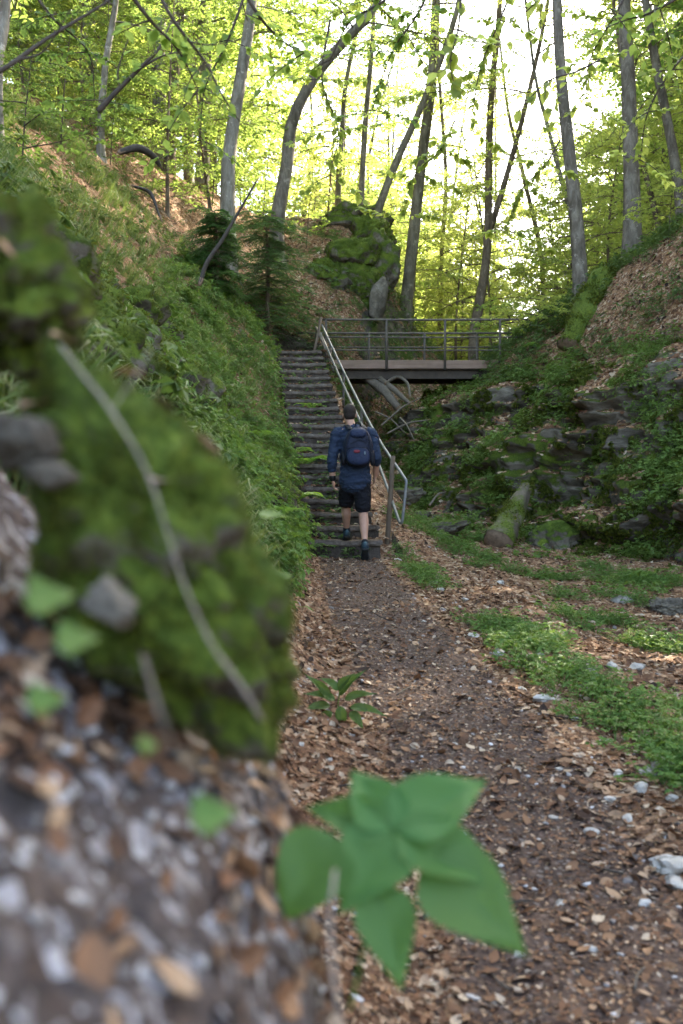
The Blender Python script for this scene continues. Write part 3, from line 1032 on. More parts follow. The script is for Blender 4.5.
M['rusty'] = m_plain('weathered_steel', (.10, .085, .07), .65, .3, .35, 14)
M['galv'] = m_plain('galvanised_tube', (.21, .21, .205), .55, .6, .18, 25, .1, .002)
M['postwood'] = m_wood('weathered_post', (.07, .05, .035), (.19, .14, .10), 2)
M['plank'] = m_wood('weathered_deck_boards', (.10, .075, .058), (.24, .185, .15), 0)
M['beam'] = m_plain('dark_steel_beam', (.06, .045, .034), .7, .2, .4, 6)
M['fascia'] = m_wood('fascia_board', (.14, .09, .065), (.31, .21, .16), 0)
M['log'] = m_wood('mossy_log', (.07, .055, .04), (.2, .16, .12), 2, .9, .55)
M['log_bare'] = m_wood('grey_dead_log', (.06, .048, .036), (.19, .155, .12), 2, .9, .05)
M['log_moss'] = m_wood('thickly_mossed_log', (.07, .055, .04), (.2, .16, .12), 2, .9, .72)
M['cutwood'] = m_plain('broken_wood', (.15, .10, .065), .9, 0, .4, 14)

st = empty('staircase', (stair_c(ST_Y0), ST_Y0, ST_Z0), 'long worn stone staircase climbing between the fern bank and the metal handrail', 'staircase')
so_ = np.array(st.location)
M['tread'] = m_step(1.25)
M['riser'] = m_step(.5)  # tread stone darkened; shade below the nosing is put into the colour


def worn_block(w_, d_, h_, k, amp, cuts=13, bev=.016):
    bm = bmesh.new()
    bmesh.ops.create_cube(bm, size=1)
    for v in bm.verts: v.co = Vector((v.co.x * w_, v.co.y * d_, v.co.z * h_))
    bmesh.ops.subdivide_edges(bm, edges=[e for e in bm.edges if abs(e.verts[0].co.x - e.verts[1].co.x) > .1], cuts=cuts)
    bmesh.ops.bevel(bm, geom=[e for e in bm.edges if len(e.link_faces) == 2 and e.calc_face_angle(0) > .5], offset=bev, segments=2, affect='EDGES')
    V, Fs = bm_np(bm)
    V = V + amp * np.stack([fbm(V * 5 + k * 3.7, 3), fbm(V * 6 + k * 5.1 + 40, 3), .5 * fbm(V * 4 + k * 2.9 + 80, 3)], 1)
    return V, Fs


for k in range(ST_N):
    y0 = ST_Y0 + k * ST_T
    zt = ST_Z0 + (k + 1) * ST_R
    c = stair_c(y0 + .2) - .02 - .03 * k / ST_N
    r_ = np.random.default_rng(500 + k)
    w_ = .88 + r_.uniform(-.03, .04)
    c += r_.normal(0, .01)
    V, Fs = worn_block(w_, ST_T + .12, .062, k, .02)
    V[:, 2] -= .016 * np.exp(-(V[:, 0] / .22) ** 2) * (V[:, 2] > -.1)
    P = V + np.array([c, y0 + (ST_T + .12) / 2 - .022 + r_.normal(0, .006), zt - .031])
    o = link('step', make_mesh('step', P - so_, Fs, M['tread'], False), st)
    V, Fs = worn_block(w_ - .03, ST_T + .06, .22, k + 50, .022)
    P = V + np.array([c, y0 + (ST_T + .06) / 2 + .022, zt - .058 - .11])
    link('riser', make_mesh('riser', P - so_, Fs, M['riser'], False), o)

# ------------------------------------------------------------------ footbridge
BY0, BY1 = 20.2, 21.3
ZD = 2.62
xl, xr = at(330, 360, BY0)[0], at(497, 360, BY0)[0]
br = empty('footbridge', ((xl + xr) / 2, (BY0 + BY1) / 2, ZD), 'short level footbridge with weathered boards and thin metal railings spanning the gorge', 'footbridge')
bo = np.array(br.location)
xx = xl - 1.0
g = Geo()
k = 0
while xx < xr + .35:
    wd = .148
    r_ = np.random.default_rng(700 + k)
    g.merge(box((xx + wd / 2, (BY0 + BY1) / 2 + r_.normal(0, .008), ZD - .02 + r_.normal(0, .002)), (wd - .008, BY1 - BY0 - .02, .04), None, .005))
    xx += wd; k += 1
dk = link('deck', make_mesh('deck', g.verts() - bo, g.faces(), M['plank'], False), br)
for y in (BY0 - .035, BY1 + .035):
    box(((xl + xr) / 2, y, ZD - .085), (xr - xl, .05, .17), None, .008).obj('edge_board', M['fascia'], br, bo, False)
for y in (BY0 + .08, BY1 - .12):
    g = Geo()
    L = xr - xl - .1
    xm = (xl + xr) / 2 + .1
    g.merge(box((xm, y, ZD - .185), (L, .13, .02), None, .003)).merge(box((xm, y, ZD - .27), (L, .02, .15))).merge(box((xm, y, ZD - .355), (L, .13, .02), None, .003))
    g.obj('girder', M['beam'], br, bo, False)


def railing(y, xs, ztop, zmid, x0, x1, zpost0):
    for x, z0 in zip(xs, zpost0):
        tube(np.array([[x, y, z0], [x, y, (z0 + ztop) / 2], [x, y, ztop]]), .026, 8).obj('post', M['rusty'], br, bo)
    for z, r_ in zip([ztop] + list(zmid), [.022, .015, .015]):
        tube(spline([(x0, y, z), ((x0 + x1) / 2, y, z - .008), (x1, y, z)], 9), r_, 8).obj('rail', M['rusty'], br, bo)


X = lambda px, D: at(px, 340, D)[0]
Z = lambda py, D: at(340, py, D)[2]
yn, yf = BY0 - .075, BY1 + .075
railing(yn, [X(p, yn) for p in (326, 386.5, 445, 500, 531)], Z(319.5, yn), [Z(337, yn), Z(350, yn)], X(321, yn), X(531, yn), [ZD - .2] * 3 + [ZD - .5, ground(X(531, yn), yn) - .1])
railing(yf, [X(p, yf) for p in (316, 369, 424.5, 477)], Z(333, yf), [Z(347, yf)], X(296, yf), X(512, yf), [ZD - .15] * 3 + [ZD - .3])

# ------------------------------------------------------------------ stair handrail
hr = empty('handrail', (.7, 12.0, ground(.7, 12.0)), 'galvanised tube handrail with a bent lower end along the right side of the stairs', 'handrail')
ho = np.array(hr.location)
up = spline([at(322, 325, 20.0), at(343.5, 371, 17.3), at(374, 431, 14.0), at(404.5, 478, 12.0)], 40)
lowp = spline([at(320.5, 333, 20.0), at(342, 382, 17.3), at(373, 450, 14.0), at(400, 523, 12.0)], 40)
kn = spline([at(404.5, 478, 12.0), at(406, 480.5, 11.96), at(406.2, 484, 11.95), at(404.5, 502, 11.95), at(402.3, 520, 11.95), at(401.6, 522.5, 11.96), at(400, 523, 12.0)], 24)
path_ = np.concatenate([up, kn[1:-1], lowp[::-1]])
tube(path_, .019, 8).obj('rail', M['galv'], hr, ho)
for px, D in ((342.5, 17.3), (363, 15.2), (331, 18.9)):
    t_ = np.interp(D, up[::-1, 1], up[::-1, 0]); zt_ = np.interp(D, up[::-1, 1], up[::-1, 2])
    z0 = ground(t_, D) - .2
    tube(np.array([[t_, D, z0], [t_, D, (z0 + zt_) / 2], [t_ + .005, D, zt_]]), .022, 8).obj('post', M['rusty'], hr, ho)
a_, b_ = at(393, 456, 12.55), at(386, 540, 12.45)
b_[2] = ground(b_[0], b_[1]) - .25
g = Geo()
ax_ = (a_ - b_) / np.linalg.norm(a_ - b_)
g.merge(tube(np.array([b_, b_ * .6 + a_ * .4, b_ * .3 + a_ * .7, a_]), [.036, .035, .032, .029], 7, True, .15, 3))
po = g.obj('post', M['postwood'], hr, ho)
po['label'] = 'leaning weathered wooden post'

# ------------------------------------------------------------------ leaning sticks at the stair head
for i, (a, b, lab) in enumerate([((314, 352, 19.4), (321, 318, 19.6), 'weathered grey stake at the head of the stairs beside the bridge rail'),
                                 ((316, 327, 19.7), (334, 372, 18.6), 'thin slanting pole between the stair head and the handrail')]):
    a, b = at(*a), at(*b)
    o = empty('stake', a if a[2] < b[2] else b, lab, 'stake'); oo = np.array(o.location)
    tube(spline([a, (a + b) / 2 + [.01, 0, 0], b], 6), .03 - .008 * i, 7, True, .1, i).obj('shaft', M['postwood'] if i == 0 else M['log_bare'], o, oo)


# ------------------------------------------------------------------ rocks
def put_rock(name, c, size, seed, mat, label, cat='rock', group=None, rot=(0, 0, 0), sub=4, ang=.7, rough=.2, fine=0.0, planes=14, strata=0.0, smooth=True):
    g = rock(size, seed, sub, ang, rough, rotm(*rot), planes, strata)
    V = g.verts()
    if fine:
        n = V / np.linalg.norm(V, axis=1)[:, None]
        s_ = np.mean(size)
        V = V + n * (fine * fbm(V * (3.2 / s_) + seed, 4))[:, None]
    o = link(name, make_mesh(name, V, g.faces(), mat, smooth), None, c)
    return tag(o, label, cat, group)


# mossy outcrop close to the viewer
c = at(156, 552, .97)
put_rock('mossy_boulder', c, (.094, .12, .178), 21, M['boulder_moss'], 'large moss covered boulder filling the near left side beside the path', 'boulder', None, (0, -34, 8), 6, .62, .2, .014)
c = at(-8, 288, 1.02)
put_rock('mossy_boulder', c, (.078, .10, .082), 22, M['boulder_moss'], 'mossy rock hanging over the near left edge above the large boulder', 'boulder', None, (0, 10, 0), 6, .6, .24, .02)
c = at(22, 440, .86)
put_rock('limestone_block', c, (.030, .035, .024), 23, M['rock_bare'], 'pale grey limestone wedged between the two mossy boulders on the left', 'rock', None, (0, 20, 10), 5, .85, .14, .004)
c = at(52, 474, .83)
put_rock('limestone_block', c, (.022, .02, .011), 24, M['rock_bare'], 'flat pale limestone slab below the grey block on the left', 'rock', None, (0, 12, 0), 5, .85, .14, .003)
c = at(112, 604, .80)
put_rock('limestone_block', c, (.021, .03, .017), 25, M['rock_bare'], 'grey angular stone stuck in the leaves under the large boulder', 'rock', None, (0, 30, 20), 5, .85, .14, .003)
c = at(-28, 1000, .55)
put_rock('mossy_boulder', c, (.026, .05, .045), 26, M['boulder_moss'], 'small moss lump in the bottom left corner', 'boulder', None, (0, 0, 0), 5, .4, .2, .006)

# knoll rocks behind the bridge
for i, (px, py, D, s, lab, mt) in enumerate([
        (352, 262, 24.2, (.75, .7, .5), 'mossy rock with a sunlit yellow green top on the knoll behind the bridge', 'boulder_moss'),
        (340, 285, 23.8, (.6, .6, .5), 'dark mossy rock just under the sunlit one on the knoll', 'rock_moss'),
        (372, 262, 24.8, (.55, .7, .95), 'steep mossy rock face at the right edge of the knoll', 'rock_moss'),
        (327, 274, 23.6, (.42, .4, .32), 'small round mossy rock in the leaves on the knoll', 'boulder_moss'),
        (355, 222, 25.6, (.85, .7, .4), 'broad mossy ledge at the top of the knoll', 'rock_moss'),
        (368, 240, 25.2, (.6, .6, .5), 'mossy rock under the leaning tree on the knoll', 'boulder_moss'),
        (362, 292, 23.9, (.7, .6, .6), 'mossy boulder beside the pale upright stone on the knoll', 'boulder_moss')]):
    put_rock('knoll_rock', at(px, py, D), s, 40 + i, M[mt], lab, 'rock', 'rocks of the knoll behind the bridge', (0, 15 * (i % 3 - 1), 40 * i), 5, .7, .24, .04, 12, .03)
put_rock('standing_stone', at(378, 302, 23.3), (.2, .2, .52), 61, M['rock_bare'], 'pale upright stone leaning at the foot of the knoll behind the bridge rail', 'rock', None, (0, 12, 0), 4, .6, .12, .01)

# layered rock of the right wall: a bedded face with overhangs
def rock_face():
    ns, nt = 520, 260
    y = np.linspace(21.2, 10.2, ns)
    nodes = []
    for i, (f6, f7) in enumerate(((6, 0), (7, 0), (8, .42))):
        X_ = np.interp(y, _ys, _nx[:, f6]) * (1 - f7) + np.interp(y, _ys, _nx[:, min(f6 + 1, 10)]) * f7
        Z_ = np.interp(y, _ys, _nz[:, f6]) * (1 - f7) + np.interp(y, _ys, _nz[:, min(f6 + 1, 10)]) * f7
        nodes.append(np.stack([X_, y, Z_], 1))
    nodes[0] = nodes[0] + np.array([0, 0, -.35])
    t = np.linspace(0, 1, nt)
    k1 = .40
    P = np.zeros((ns, nt, 3))
    for j, tt in enumerate(t):
        P[:, j] = nodes[0] + (nodes[1] - nodes[0]) * (tt / k1) if tt < k1 else nodes[1] + (nodes[2] - nodes[1]) * ((tt - k1) / (1 - k1))
    tan = np.gradient(nodes[1], axis=0)
    ker = np.ones(61) / 61
    tan = np.stack([np.convolve(np.pad(tan[:, i], 30, 'edge'), ker, 'valid') for i in range(3)], 1)
    tan[:, 2] = 0; tan /= np.linalg.norm(tan, axis=1)[:, None]
    out = np.stack([tan[:, 1], -tan[:, 0], 0 * y], 1)
    out *= np.where(out[:, :1] > 0, -1, 1)
    Q = P.reshape(-1, 3)
    w0 = fbm(Q * .55 + 11, 4)
    lay_ = Q[:, 2] + .10 * Q[:, 1] + .20 * fbm(Q * .8 + 5, 3)
    led = 0
    for st_, a_, sd in ((.62, .34, 0), (.23, .12, 3.3)):
        q = lay_ / st_ + sd + .25 * fbm(Q * 2.1 + sd, 2)
        fr = q - np.floor(q)
        hsh = np.sin(np.floor(q) * 12.9898 + sd) * 43758.5453
        hsh = hsh - np.floor(hsh)
        led = led + a_ * (.55 + .9 * hsh) * (sstep(0, .78, fr) - sstep(.88, 1.0, fr)) * sstep(-.35, .35, fbm(Q * np.array([.9, .9, .5]) + 60 + sd, 3) + .1)
    rid = 1 - np.abs(fbm(Q * np.array([1.0, 1.0, .55]) + 91, 3))
    blk = fbm(Q * 2.6 + 7, 4)
    T_ = np.tile(t, ns)
    env = sstep(0, .10, T_) * (1 - .9 * sstep(.80, 1.0, T_))
    d = env * (.26 + .55 * w0 + led + .35 * (rid - .8)) + (.10 * blk + .03 * fbm(Q * 8 + 2, 3)) * (1 - .6 * sstep(.7, 1, T_)) - .30 * sstep(.86, 1.0, T_) + .06
    O = np.repeat(out, nt, 0)
    V = Q + O * d[:, None]
    V[:, 2] += .05 * fbm(Q * 1.7 + 33, 3)
    i = np.arange(ns - 1)[:, None] * nt; j = np.arange(nt - 1)[None]
    F = np.stack([i + j, i + nt + j, i + nt + j + 1, i + j + 1], -1).reshape(-1, 4)
    G3 = V.reshape(ns, nt, 3)
    N = np.cross(np.gradient(G3, axis=0), np.gradient(G3, axis=1)).reshape(-1, 3)
    N /= np.linalg.norm(N, axis=1)[:, None] + 1e-9
    if (N * O).sum() < 0: N = -N; F = F[:, ::-1]
    o = link('rock_face', make_mesh('rock_face', V, F, M['face'], True))
    tag(o, 'long mossy bedded rock face with overhangs below the right bank', 'rock face')
    return V, N, T_


FACE_V, FACE_N, FACE_T = rock_face()

# loose blocks of the right wall
r_ = np.random.default_rng(5)
cnt = 0
for k in range(420):
    y = r_.uniform(11.5, 20.3)
    lo = np.interp(y, _ys, _nx[:, 6]); hi = np.interp(y, _ys, _nx[:, 7])
    f_ = r_.uniform(-.12, .12)
    x = lo + (hi - lo) * f_
    if abs(x) > .345 * y or cnt >= 9: continue
    z = ground(x, y)
    cnt += 1
    s = r_.uniform(.12, .3)
    big = s > .5
    nn_ = gnormal(np.array([x]), np.array([y]), .25)[0]
    x, y, z = np.array([x, y, z]) + nn_ * .28 * s
    put_rock('fallen_block', (x, y, z - .05 * s), (s * r_.uniform(1.0, 1.7), s * r_.uniform(.7, 1.0), s * r_.uniform(.38, .62)), 1000 + k, M['rock'] if k % 3 else M['rock_moss'],
             'mossy limestone block lying at the foot of the right rock face', 'rock', 'blocks at the foot of the right rock face', (r_.uniform(-10, 10), r_.uniform(-14, 6), -48 + r_.uniform(-25, 25)), 5, .85, .26, .05 * s, 10, .07)

for i, (px, py, D, s, mt, lab) in enumerate([
        (556, 541, None, (.34, .3, .3), 'rock_moss', 'round mossy boulder to the right of the mossy stump on the gorge floor'),
        (650, 546, None, (.42, .34, .26), 'rock_moss', 'low bright green mossy boulder at the foot of the wall near the right edge'),
        (610, 522, None, (.5, .4, .2), 'rock_bare', 'dark flat stone slab between the two mossy boulders at the wall foot'),
        (668, 610, None, (.2, .18, .08), 'rock_bare', 'grey stone half sunk in the herbs by the right edge'),
        (668, 512, None, (.8, .5, .4), 'rock', 'big overhanging ledge low on the wall at the right edge')]):
    p = hit(px, py + s[2] * 40 / 1.5)
    put_rock('boulder', (p[0], p[1], p[2] + s[2] * .35), s, 80 + i, M[mt], lab, 'boulder', None, (0, 0, 30 * i), 5, .75, .28, .03, 11, .06)

# pale stones beside the path
ST = [(662, 765, .085, 'white lump of limestone at the edge of the herbs on the right'), (641, 790, .05, 'pale stone just below the white lump beside the path'),
      (668, 868, .07, 'flat white stone on the right edge of the path'), (676, 884, .045, 'small white stone beside the flat white stone'),
      (473, 637, .05, 'flat white stone right of the path in front of the herbs'), (587, 672, .075, 'pale slab among leaves behind the long herb strip'),
      (612, 668, .05, 'narrow pale stone beside the pale slab'), (636, 668, .055, 'blue grey stone right of the pale slab'),
      (545, 700, .06, 'pale stone at the foot of the long herb strip'), (628, 820, .03, None), (592, 833, .03, None), (553, 818, .02, None), (610, 800, .025, None),
      (700, 800, .03, None), (432, 583, .05, None), (440, 590, .04, None), (443, 610, .035, None), (424, 622, .03, None), (500, 655, .05, None), (540, 655, .03, None),
      (575, 720, .03, None), (604, 742, .035, None), (522, 690, .03, None), (648, 775, .05, None), (672, 800, .03, None), (560, 905, .02, None), (645, 905, .025, None),
      (590, 950, .02, None), (470, 700, .018, None), (455, 745, .02, None), (560, 770, .022, None), (518, 795, .018, None), (640, 700, .04, None), (655, 690, .03, None),
      (620, 602, .1, None), (500, 583, .05, None), (465, 600, .04, None), (330, 760, .018, None), (352, 735, .016, None), (345, 705, .018, None), (310, 720, .02, None), (398, 560, .05, None),
      (300, 745, .022, None), (318, 690, .02, None), (322, 735, .02, None), (372, 752, .018, None), (362, 720, .014, None), (650, 745, .03, None), (618, 775, .03, None), (576, 805, .02, None)]
for i, (px, py, s, lab) in enumerate(ST):
    p = hit(px, py)
    r_ = np.random.default_rng(1500 + i)
    put_rock('pale_stone', (p[0], p[1], p[2] + s * .02), (s, s * r_.uniform(.6, .9), s * r_.uniform(.35, .55)), 1500 + i, M['stone'], lab or 'small pale limestone lying loose along the footpath', 'stone',
             None if lab else 'loose pale stones along the path', (r_.uniform(-15, 15), r_.uniform(-15, 15), r_.uniform(0, 360)), 2 if s < .06 else 3, .95, .22, .0, 9, 0, False)


# ------------------------------------------------------------------ logs and dead wood
def log(name, pts, rad, seed, mat, label, cat='log', n=22, rough=.32, seg=18, split=True):
    C = spline(pts, n)
    rr = np.interp(np.linspace(0, 1, n), np.linspace(0, 1, len(rad)), rad)
    o = empty(name, C[0], label, cat)
    tube(C, rr, seg, False, rough, seed).obj('trunk', mat, o, C[0])
    for e, q in ((0, 1), (-1, -2)):
        T = C[e] - C[q]; T /= np.linalg.norm(T)
        g = tube(np.array([C[e] - T * .05, C[e] + T * .004, C[e] + T * (.06 if e else .03)]), np.array([.97, .93, .35]) * rr[e], seg, True, rough, seed)
        g.obj('broken_end', M['cutwood'], o, C[0])
    return o


p0 = hit(497, 548)
log('mossy_log', [p0 + [0, 0, .05], at(512, 516, p0[1] + .55), at(526, 487, p0[1] + 1.1)], [.21, .16, .085], 1, M['log'], 'short mossy log propped against the wall with its broken end in the herbs')
a, b = at(568, 352, 17.6), at(604, 292, 18.6)
a[2] = max(a[2], ground(a[0], a[1]) + .12); b[2] = max(b[2], ground(b[0], b[1]) + .12)
log('mossy_log', [a, at(588, 322, 18.1) * .5 + (a + b) * .25, b], [.2, .28, .25], 2, M['log_moss'], 'thick moss covered log lying down the slope high on the right bank')
log('dead_log', [at(399, 409, 19.4), at(384, 391, 20.0), at(362, 374, 20.6)], [.07, .1, .11], 3, M['log_bare'], 'dark broken log slanting down under the footbridge')
log('dead_log', [at(409, 403, 19.2), at(392, 388, 19.9), at(374, 376, 20.5)], [.035, .06, .07], 4, M['log_bare'], 'pale split log lying beside the dark one under the footbridge')
log('dead_branch', [at(385, 383, 20.0), at(398, 377, 20.2), at(408, 384, 19.9), at(410, 396, 19.6)], [.03, .035, .03, .02], 5, M['log_bare'], 'arched bare branch beside the logs under the footbridge', 'branch', seg=7)
for i, (a, b) in enumerate([((382, 425, 18.4), (420, 398, 19.0)), ((388, 433, 18.2), (428, 420, 18.4)), ((376, 412, 18.8), (404, 432, 18.3)), ((400, 418, 18.5), (414, 440, 18.0)), ((430, 505, 15.8), (445, 492, 16.4))]):
    a, b = at(*a), at(*b)
    a[2] = max(a[2], ground(a[0], a[1]) + .03); b[2] = max(b[2], ground(b[0], b[1]) + .03)
    log('dead_branch', [a, (a + b) / 2 + [0, 0, .06], b], [.02, .018, .01], 10 + i, M['log_bare'], 'thin grey branch in the brushwood below the footbridge', 'branch', seg=6)['group'] = 'brushwood below the footbridge'
r_ = np.random.default_rng(44)
for i, (px, py, L, a) in enumerate([(520, 905, .10, 20), (455, 790, .14, 100), (600, 870, .16, 150), (410, 690, .2, 40), (560, 720, .22, 170), (640, 980, .12, 60), (380, 620, .25, 120), (330, 650, .2, 70), (480, 630, .3, 10), (610, 640, .3, 140), (350, 790, .12, 30), (500, 985, .10, 110)]):
    p_ = hit(px, py)
    d_ = np.array([math.cos(R(a)), math.sin(R(a)), 0]) * L / 2
    q0, q1 = p_ - d_, p_ + d_
    q0[2] = ground(*q0[:2]) + .006; q1[2] = ground(*q1[:2]) + .008
    mid_ = (q0 + q1) / 2 + np.array([-d_[1], d_[0], 0]) * .12
    mid_[2] = max(mid_[2], ground(*mid_[:2]) + .008)
    o = empty('twig', q0, 'short dead twig lying among the leaves on the footpath', 'twig', 'twigs on the footpath')
    tube(spline([q0, mid_, q1], 9), .0045 * (1 - .5 * np.linspace(0, 1, 9)), 6, True, .15, i).obj('stalk', M['log_bare'] if i % 2 else M['darkstick'], o, q0)
# dead branches and sticks of the left slope
for i, (pts, rad, lab) in enumerate([
        ([(200, 283, 9.0), (207, 262, 9.1), (222, 240, 9.2), (240, 210, 9.3), (256, 182, 9.4)], [.022, .02, .016, .012, .007], 'dark bare stick curving up from the conifer bush'),
        ([(120, 152, 10.5), (138, 148, 10.6), (152, 155, 10.7), (160, 166, 10.8)], [.03, .045, .035, .02], 'dark rotten branch lying high on the left slope'),
        ([(134, 186, 9.2), (150, 193, 9.3), (160, 217, 9.2)], [.012, .018, .01], 'short black hooked branch in the grass of the left slope')]):
    P = [at(*p) for p in pts]
    for q in P[:1 if i == 0 else None]: q[2] = max(q[2], ground(q[0], q[1]) + .02)
    log('dead_branch', P, rad, 20 + i, M['darkstick'], lab, 'branch', seg=7)


def twig_branch(label, main, rad, subs, seed, mat='twig', leaf=None, leafm='leaf_beech', lsize=.06, nleaf=0, cat='branch', name='branch'):
    """bare or leafy branch: main polyline and side twigs, all (px,py,D)"""
    C = spline([at(*p) for p in main], 24)
    o = empty(name, C[0], label, cat)
    t = np.linspace(0, 1, 24)
    g = tube(C, rad * (1 - .75 * t), 7, True, .1, seed)
    lines = [C]
    for s in subs:
        Q = spline([at(*p) for p in s], 12)
        g.merge(tube(Q, rad * .45 * (1 - .7 * np.linspace(0, 1, 12)), 5))
        lines.append(Q)
    g.obj('stem', M[mat], o, C[0])
    if nleaf:
        r_ = np.random.default_rng(seed)
        P, A, N = [], [], []
        for Q in lines:
            L = np.linalg.norm(np.diff(Q, axis=0), axis=1).sum()
            n = max(3, int(nleaf * L))
            u = r_.uniform(.25, 1, n) * (len(Q) - 1)
            i = np.minimum(u.astype(int), len(Q) - 2); f = (u - i)[:, None]
            pp = Q[i] * (1 - f) + Q[i + 1] * f
            dd = Q[i + 1] - Q[i]; dd /= np.linalg.norm(dd, axis=1)[:, None]
            side = np.cross([0, 0, 1], dd); side /= np.linalg.norm(side, axis=1)[:, None] + 1e-6
            sg = np.where(r_.random(n) < .5, 1, -1)[:, None]
            P.append(pp + r_.normal(0, .01, (n, 3))); A.append(dd * .5 + side * sg * .9 + r_.normal(0, .3, (n, 3)) + [0, 0, -.25])
            N.append(np.array([0, 0, 1.0]) + r_.normal(0, .4, (n, 3)))
        P = np.concatenate(P); A = np.concatenate(A); N = np.concatenate(N)
        ll = lsize * r_.uniform(.6, 1.2, len(P))
        leaf_fine(P, A, N, ll, ll * .62).obj('foliage', M[leafm], o, C[0], True)
    return o


twig_branch('dark arching bare branch crossing the upper left corner', [(-40, 90, 3.4), (5, 68, 3.5), (48, 38, 3.6), (110, 0, 3.7), (150, -30, 3.8)], .011, [[(20, 60, 3.5), (45, 50, 3.5), (70, 10, 3.4)]], 1)
twig_branch('thin forked bare branch reaching over the left slope', [(98, 112, 5.2), (112, 96, 5.2), (132, 76, 5.2), (146, 62, 5.2), (158, 50, 5.2), (172, 20, 5.3)], .016, [[(120, 88, 5.2), (118, 70, 5.2), (128, 40, 5.2)], [(140, 68, 5.2), (165, 55, 5.3), (185, 52, 5.4)]], 2, nleaf=14, lsize=.06)
twig_branch('long thin twig arching down over the upper left foliage', [(150, -25, 4.2), (172, 18, 4.2), (205, 62, 4.3), (222, 95, 4.3), (240, 122, 4.4)], .009, [[(190, 42, 4.2), (210, 45, 4.2), (235, 40, 4.3)], [(205, 62, 4.3), (190, 80, 4.3), (180, 110, 4.3)]], 3, nleaf=18, lsize=.055)
# leafy twigs hanging from above
twig_branch('leafy twig with large sunlit leaves hanging into the top centre', [(470, -60, 4.6), (462, -10, 4.6), (458, 30, 4.6), (450, 62, 4.6), (455, 86, 4.6)], .008, [[(458, 30, 4.6), (480, 42, 4.6), (512, 45, 4.6)], [(452, 60, 4.6), (440, 72, 4.6), (425, 70, 4.6)]], 4, nleaf=26, lsize=.085, leafm='leaf_yellow')
twig_branch('leafy twig hanging from the top edge right of the centre', [(560, -50, 5.2), (545, -12, 5.2), (530, 8, 5.2), (508, 25, 5.2)], .008, [[(545, -12, 5.2), (540, 20, 5.2), (548, 55, 5.2)], [(530, 8, 5.2), (515, 5, 5.2), (500, -5, 5.2)]], 5, nleaf=22, lsize=.08, leafm='leaf_yellow')
twig_branch('spray of broad leaves against the bright gap in the trees', [(600, 60, 7.5), (575, 72, 7.5), (550, 80, 7.5), (530, 98, 7.5), (518, 112, 7.5)], .009, [[(550, 80, 7.5), (545, 95, 7.5), (548, 115, 7.5)], [(575, 72, 7.5), (562, 90, 7.5), (555, 105, 7.5)]], 6, nleaf=16, lsize=.1, leafm='leaf_yellow')
for i, (pts, lab) in enumerate([
        ([(120, -20, 4.5), (150, 20, 4.6), (178, 50, 4.7), (198, 90, 4.8)], 'leafy bough in shade over the upper left slope'),
        ([(230, -30, 5.5), (262, 20, 5.6), (288, 45, 5.7), (305, 52, 5.7)], 'leafy bough above the bent beech'),
        ([(410, -30, 5.5), (385, 0, 5.6), (350, 22, 5.7), (330, 60, 5.8)], 'leafy bough hanging in front of the leaning trees'),
        ([(690, -10, 6), (660, 8, 6), (632, 18, 6.1), (610, 8, 6.2)], 'leafy bough in the top right corner')]):
    subs = []
    r_ = np.random.default_rng(60 + i)
    for q in range(1, 4):
        a = np.array(pts[q], float)
        d = r_.normal(0, 22, 2) + [0, 18]
        subs.append([tuple(a), (a[0] + d[0] * .6, a[1] + d[1] * .5, a[2]), (a[0] + d[0] * 1.4, a[1] + d[1] * 1.4, a[2] + .1)])
    twig_branch(lab, pts, .011, subs, 30 + i, nleaf=26, lsize=.075, leafm='leaf_beech')

for i, (pts, lm_, ls_, lab) in enumerate([
        ([(330, -40, 9), (372, 0, 9.1), (410, 40, 9.2), (436, 92, 9.3)], 'leaf_yellow', .11, 'light green bough hanging beside the slender leaning tree'),
        ([(440, -40, 8), (420, 10, 8.1), (392, 52, 8.2), (372, 110, 8.3)], 'leaf_beech', .10, 'bough hanging left of the leaning tree at the top'),
        ([(520, -30, 10), (500, 20, 10), (480, 70, 10.1), (470, 130, 10.2)], 'leaf_yellow', .12, 'bough hanging in front of the forked tree'),
        ([(640, -30, 9), (612, 20, 9), (590, 60, 9.2), (585, 105, 9.3)], 'leaf_yellow', .11, 'bough hanging between the curved beech and the stout grey tree'),
        ([(700, 40, 8), (672, 70, 8), (648, 112, 8.1), (640, 160, 8.2)], 'leaf_yellow', .10, 'bough reaching in from the right edge near the leaning grey tree'),
        ([(250, -20, 8), (228, 40, 8), (205, 88, 8.1), (200, 140, 8.2)], 'leaf_beech', .10, 'bough hanging beside the pale beech'),
        ([(330, 20, 10), (322, 80, 10), (338, 130, 10.1), (330, 175, 10.2)], 'leaf_yellow', .12, 'pale bough hanging right of the bent beech'),
        ([(20, -30, 7), (50, 15, 7), (88, 52, 7.1), (95, 100, 7.2)], 'leaf_dark', .09, 'shaded bough at the top left corner'),
        ([(560, 140, 14), (545, 165, 14), (522, 190, 14), (505, 230, 14)], 'leaf_yellow', .15, 'bough reaching across the bright gap below the curved beech'),
        ([(455, 120, 15), (440, 150, 15), (415, 175, 15), (402, 215, 15)], 'leaf_yellow', .16, 'bough between the mossy tree and the forked tree')]):
    subs = []
    r_ = np.random.default_rng(160 + i)
    for q in range(1, 4):
        a = np.array(pts[q], float)
        for sg in (-1, 1):
            d = np.array([sg * r_.uniform(18, 38), r_.uniform(-8, 22)])
            subs.append([tuple(a), (a[0] + d[0] * .6, a[1] + d[1] * .4, a[2]), (a[0] + d[0] * 1.4, a[1] + d[1] * 1.3, a[2] + .1)])
    twig_branch(lab, pts, .012, subs, 230 + i, nleaf=44, lsize=ls_ * .74, leafm=lm_)

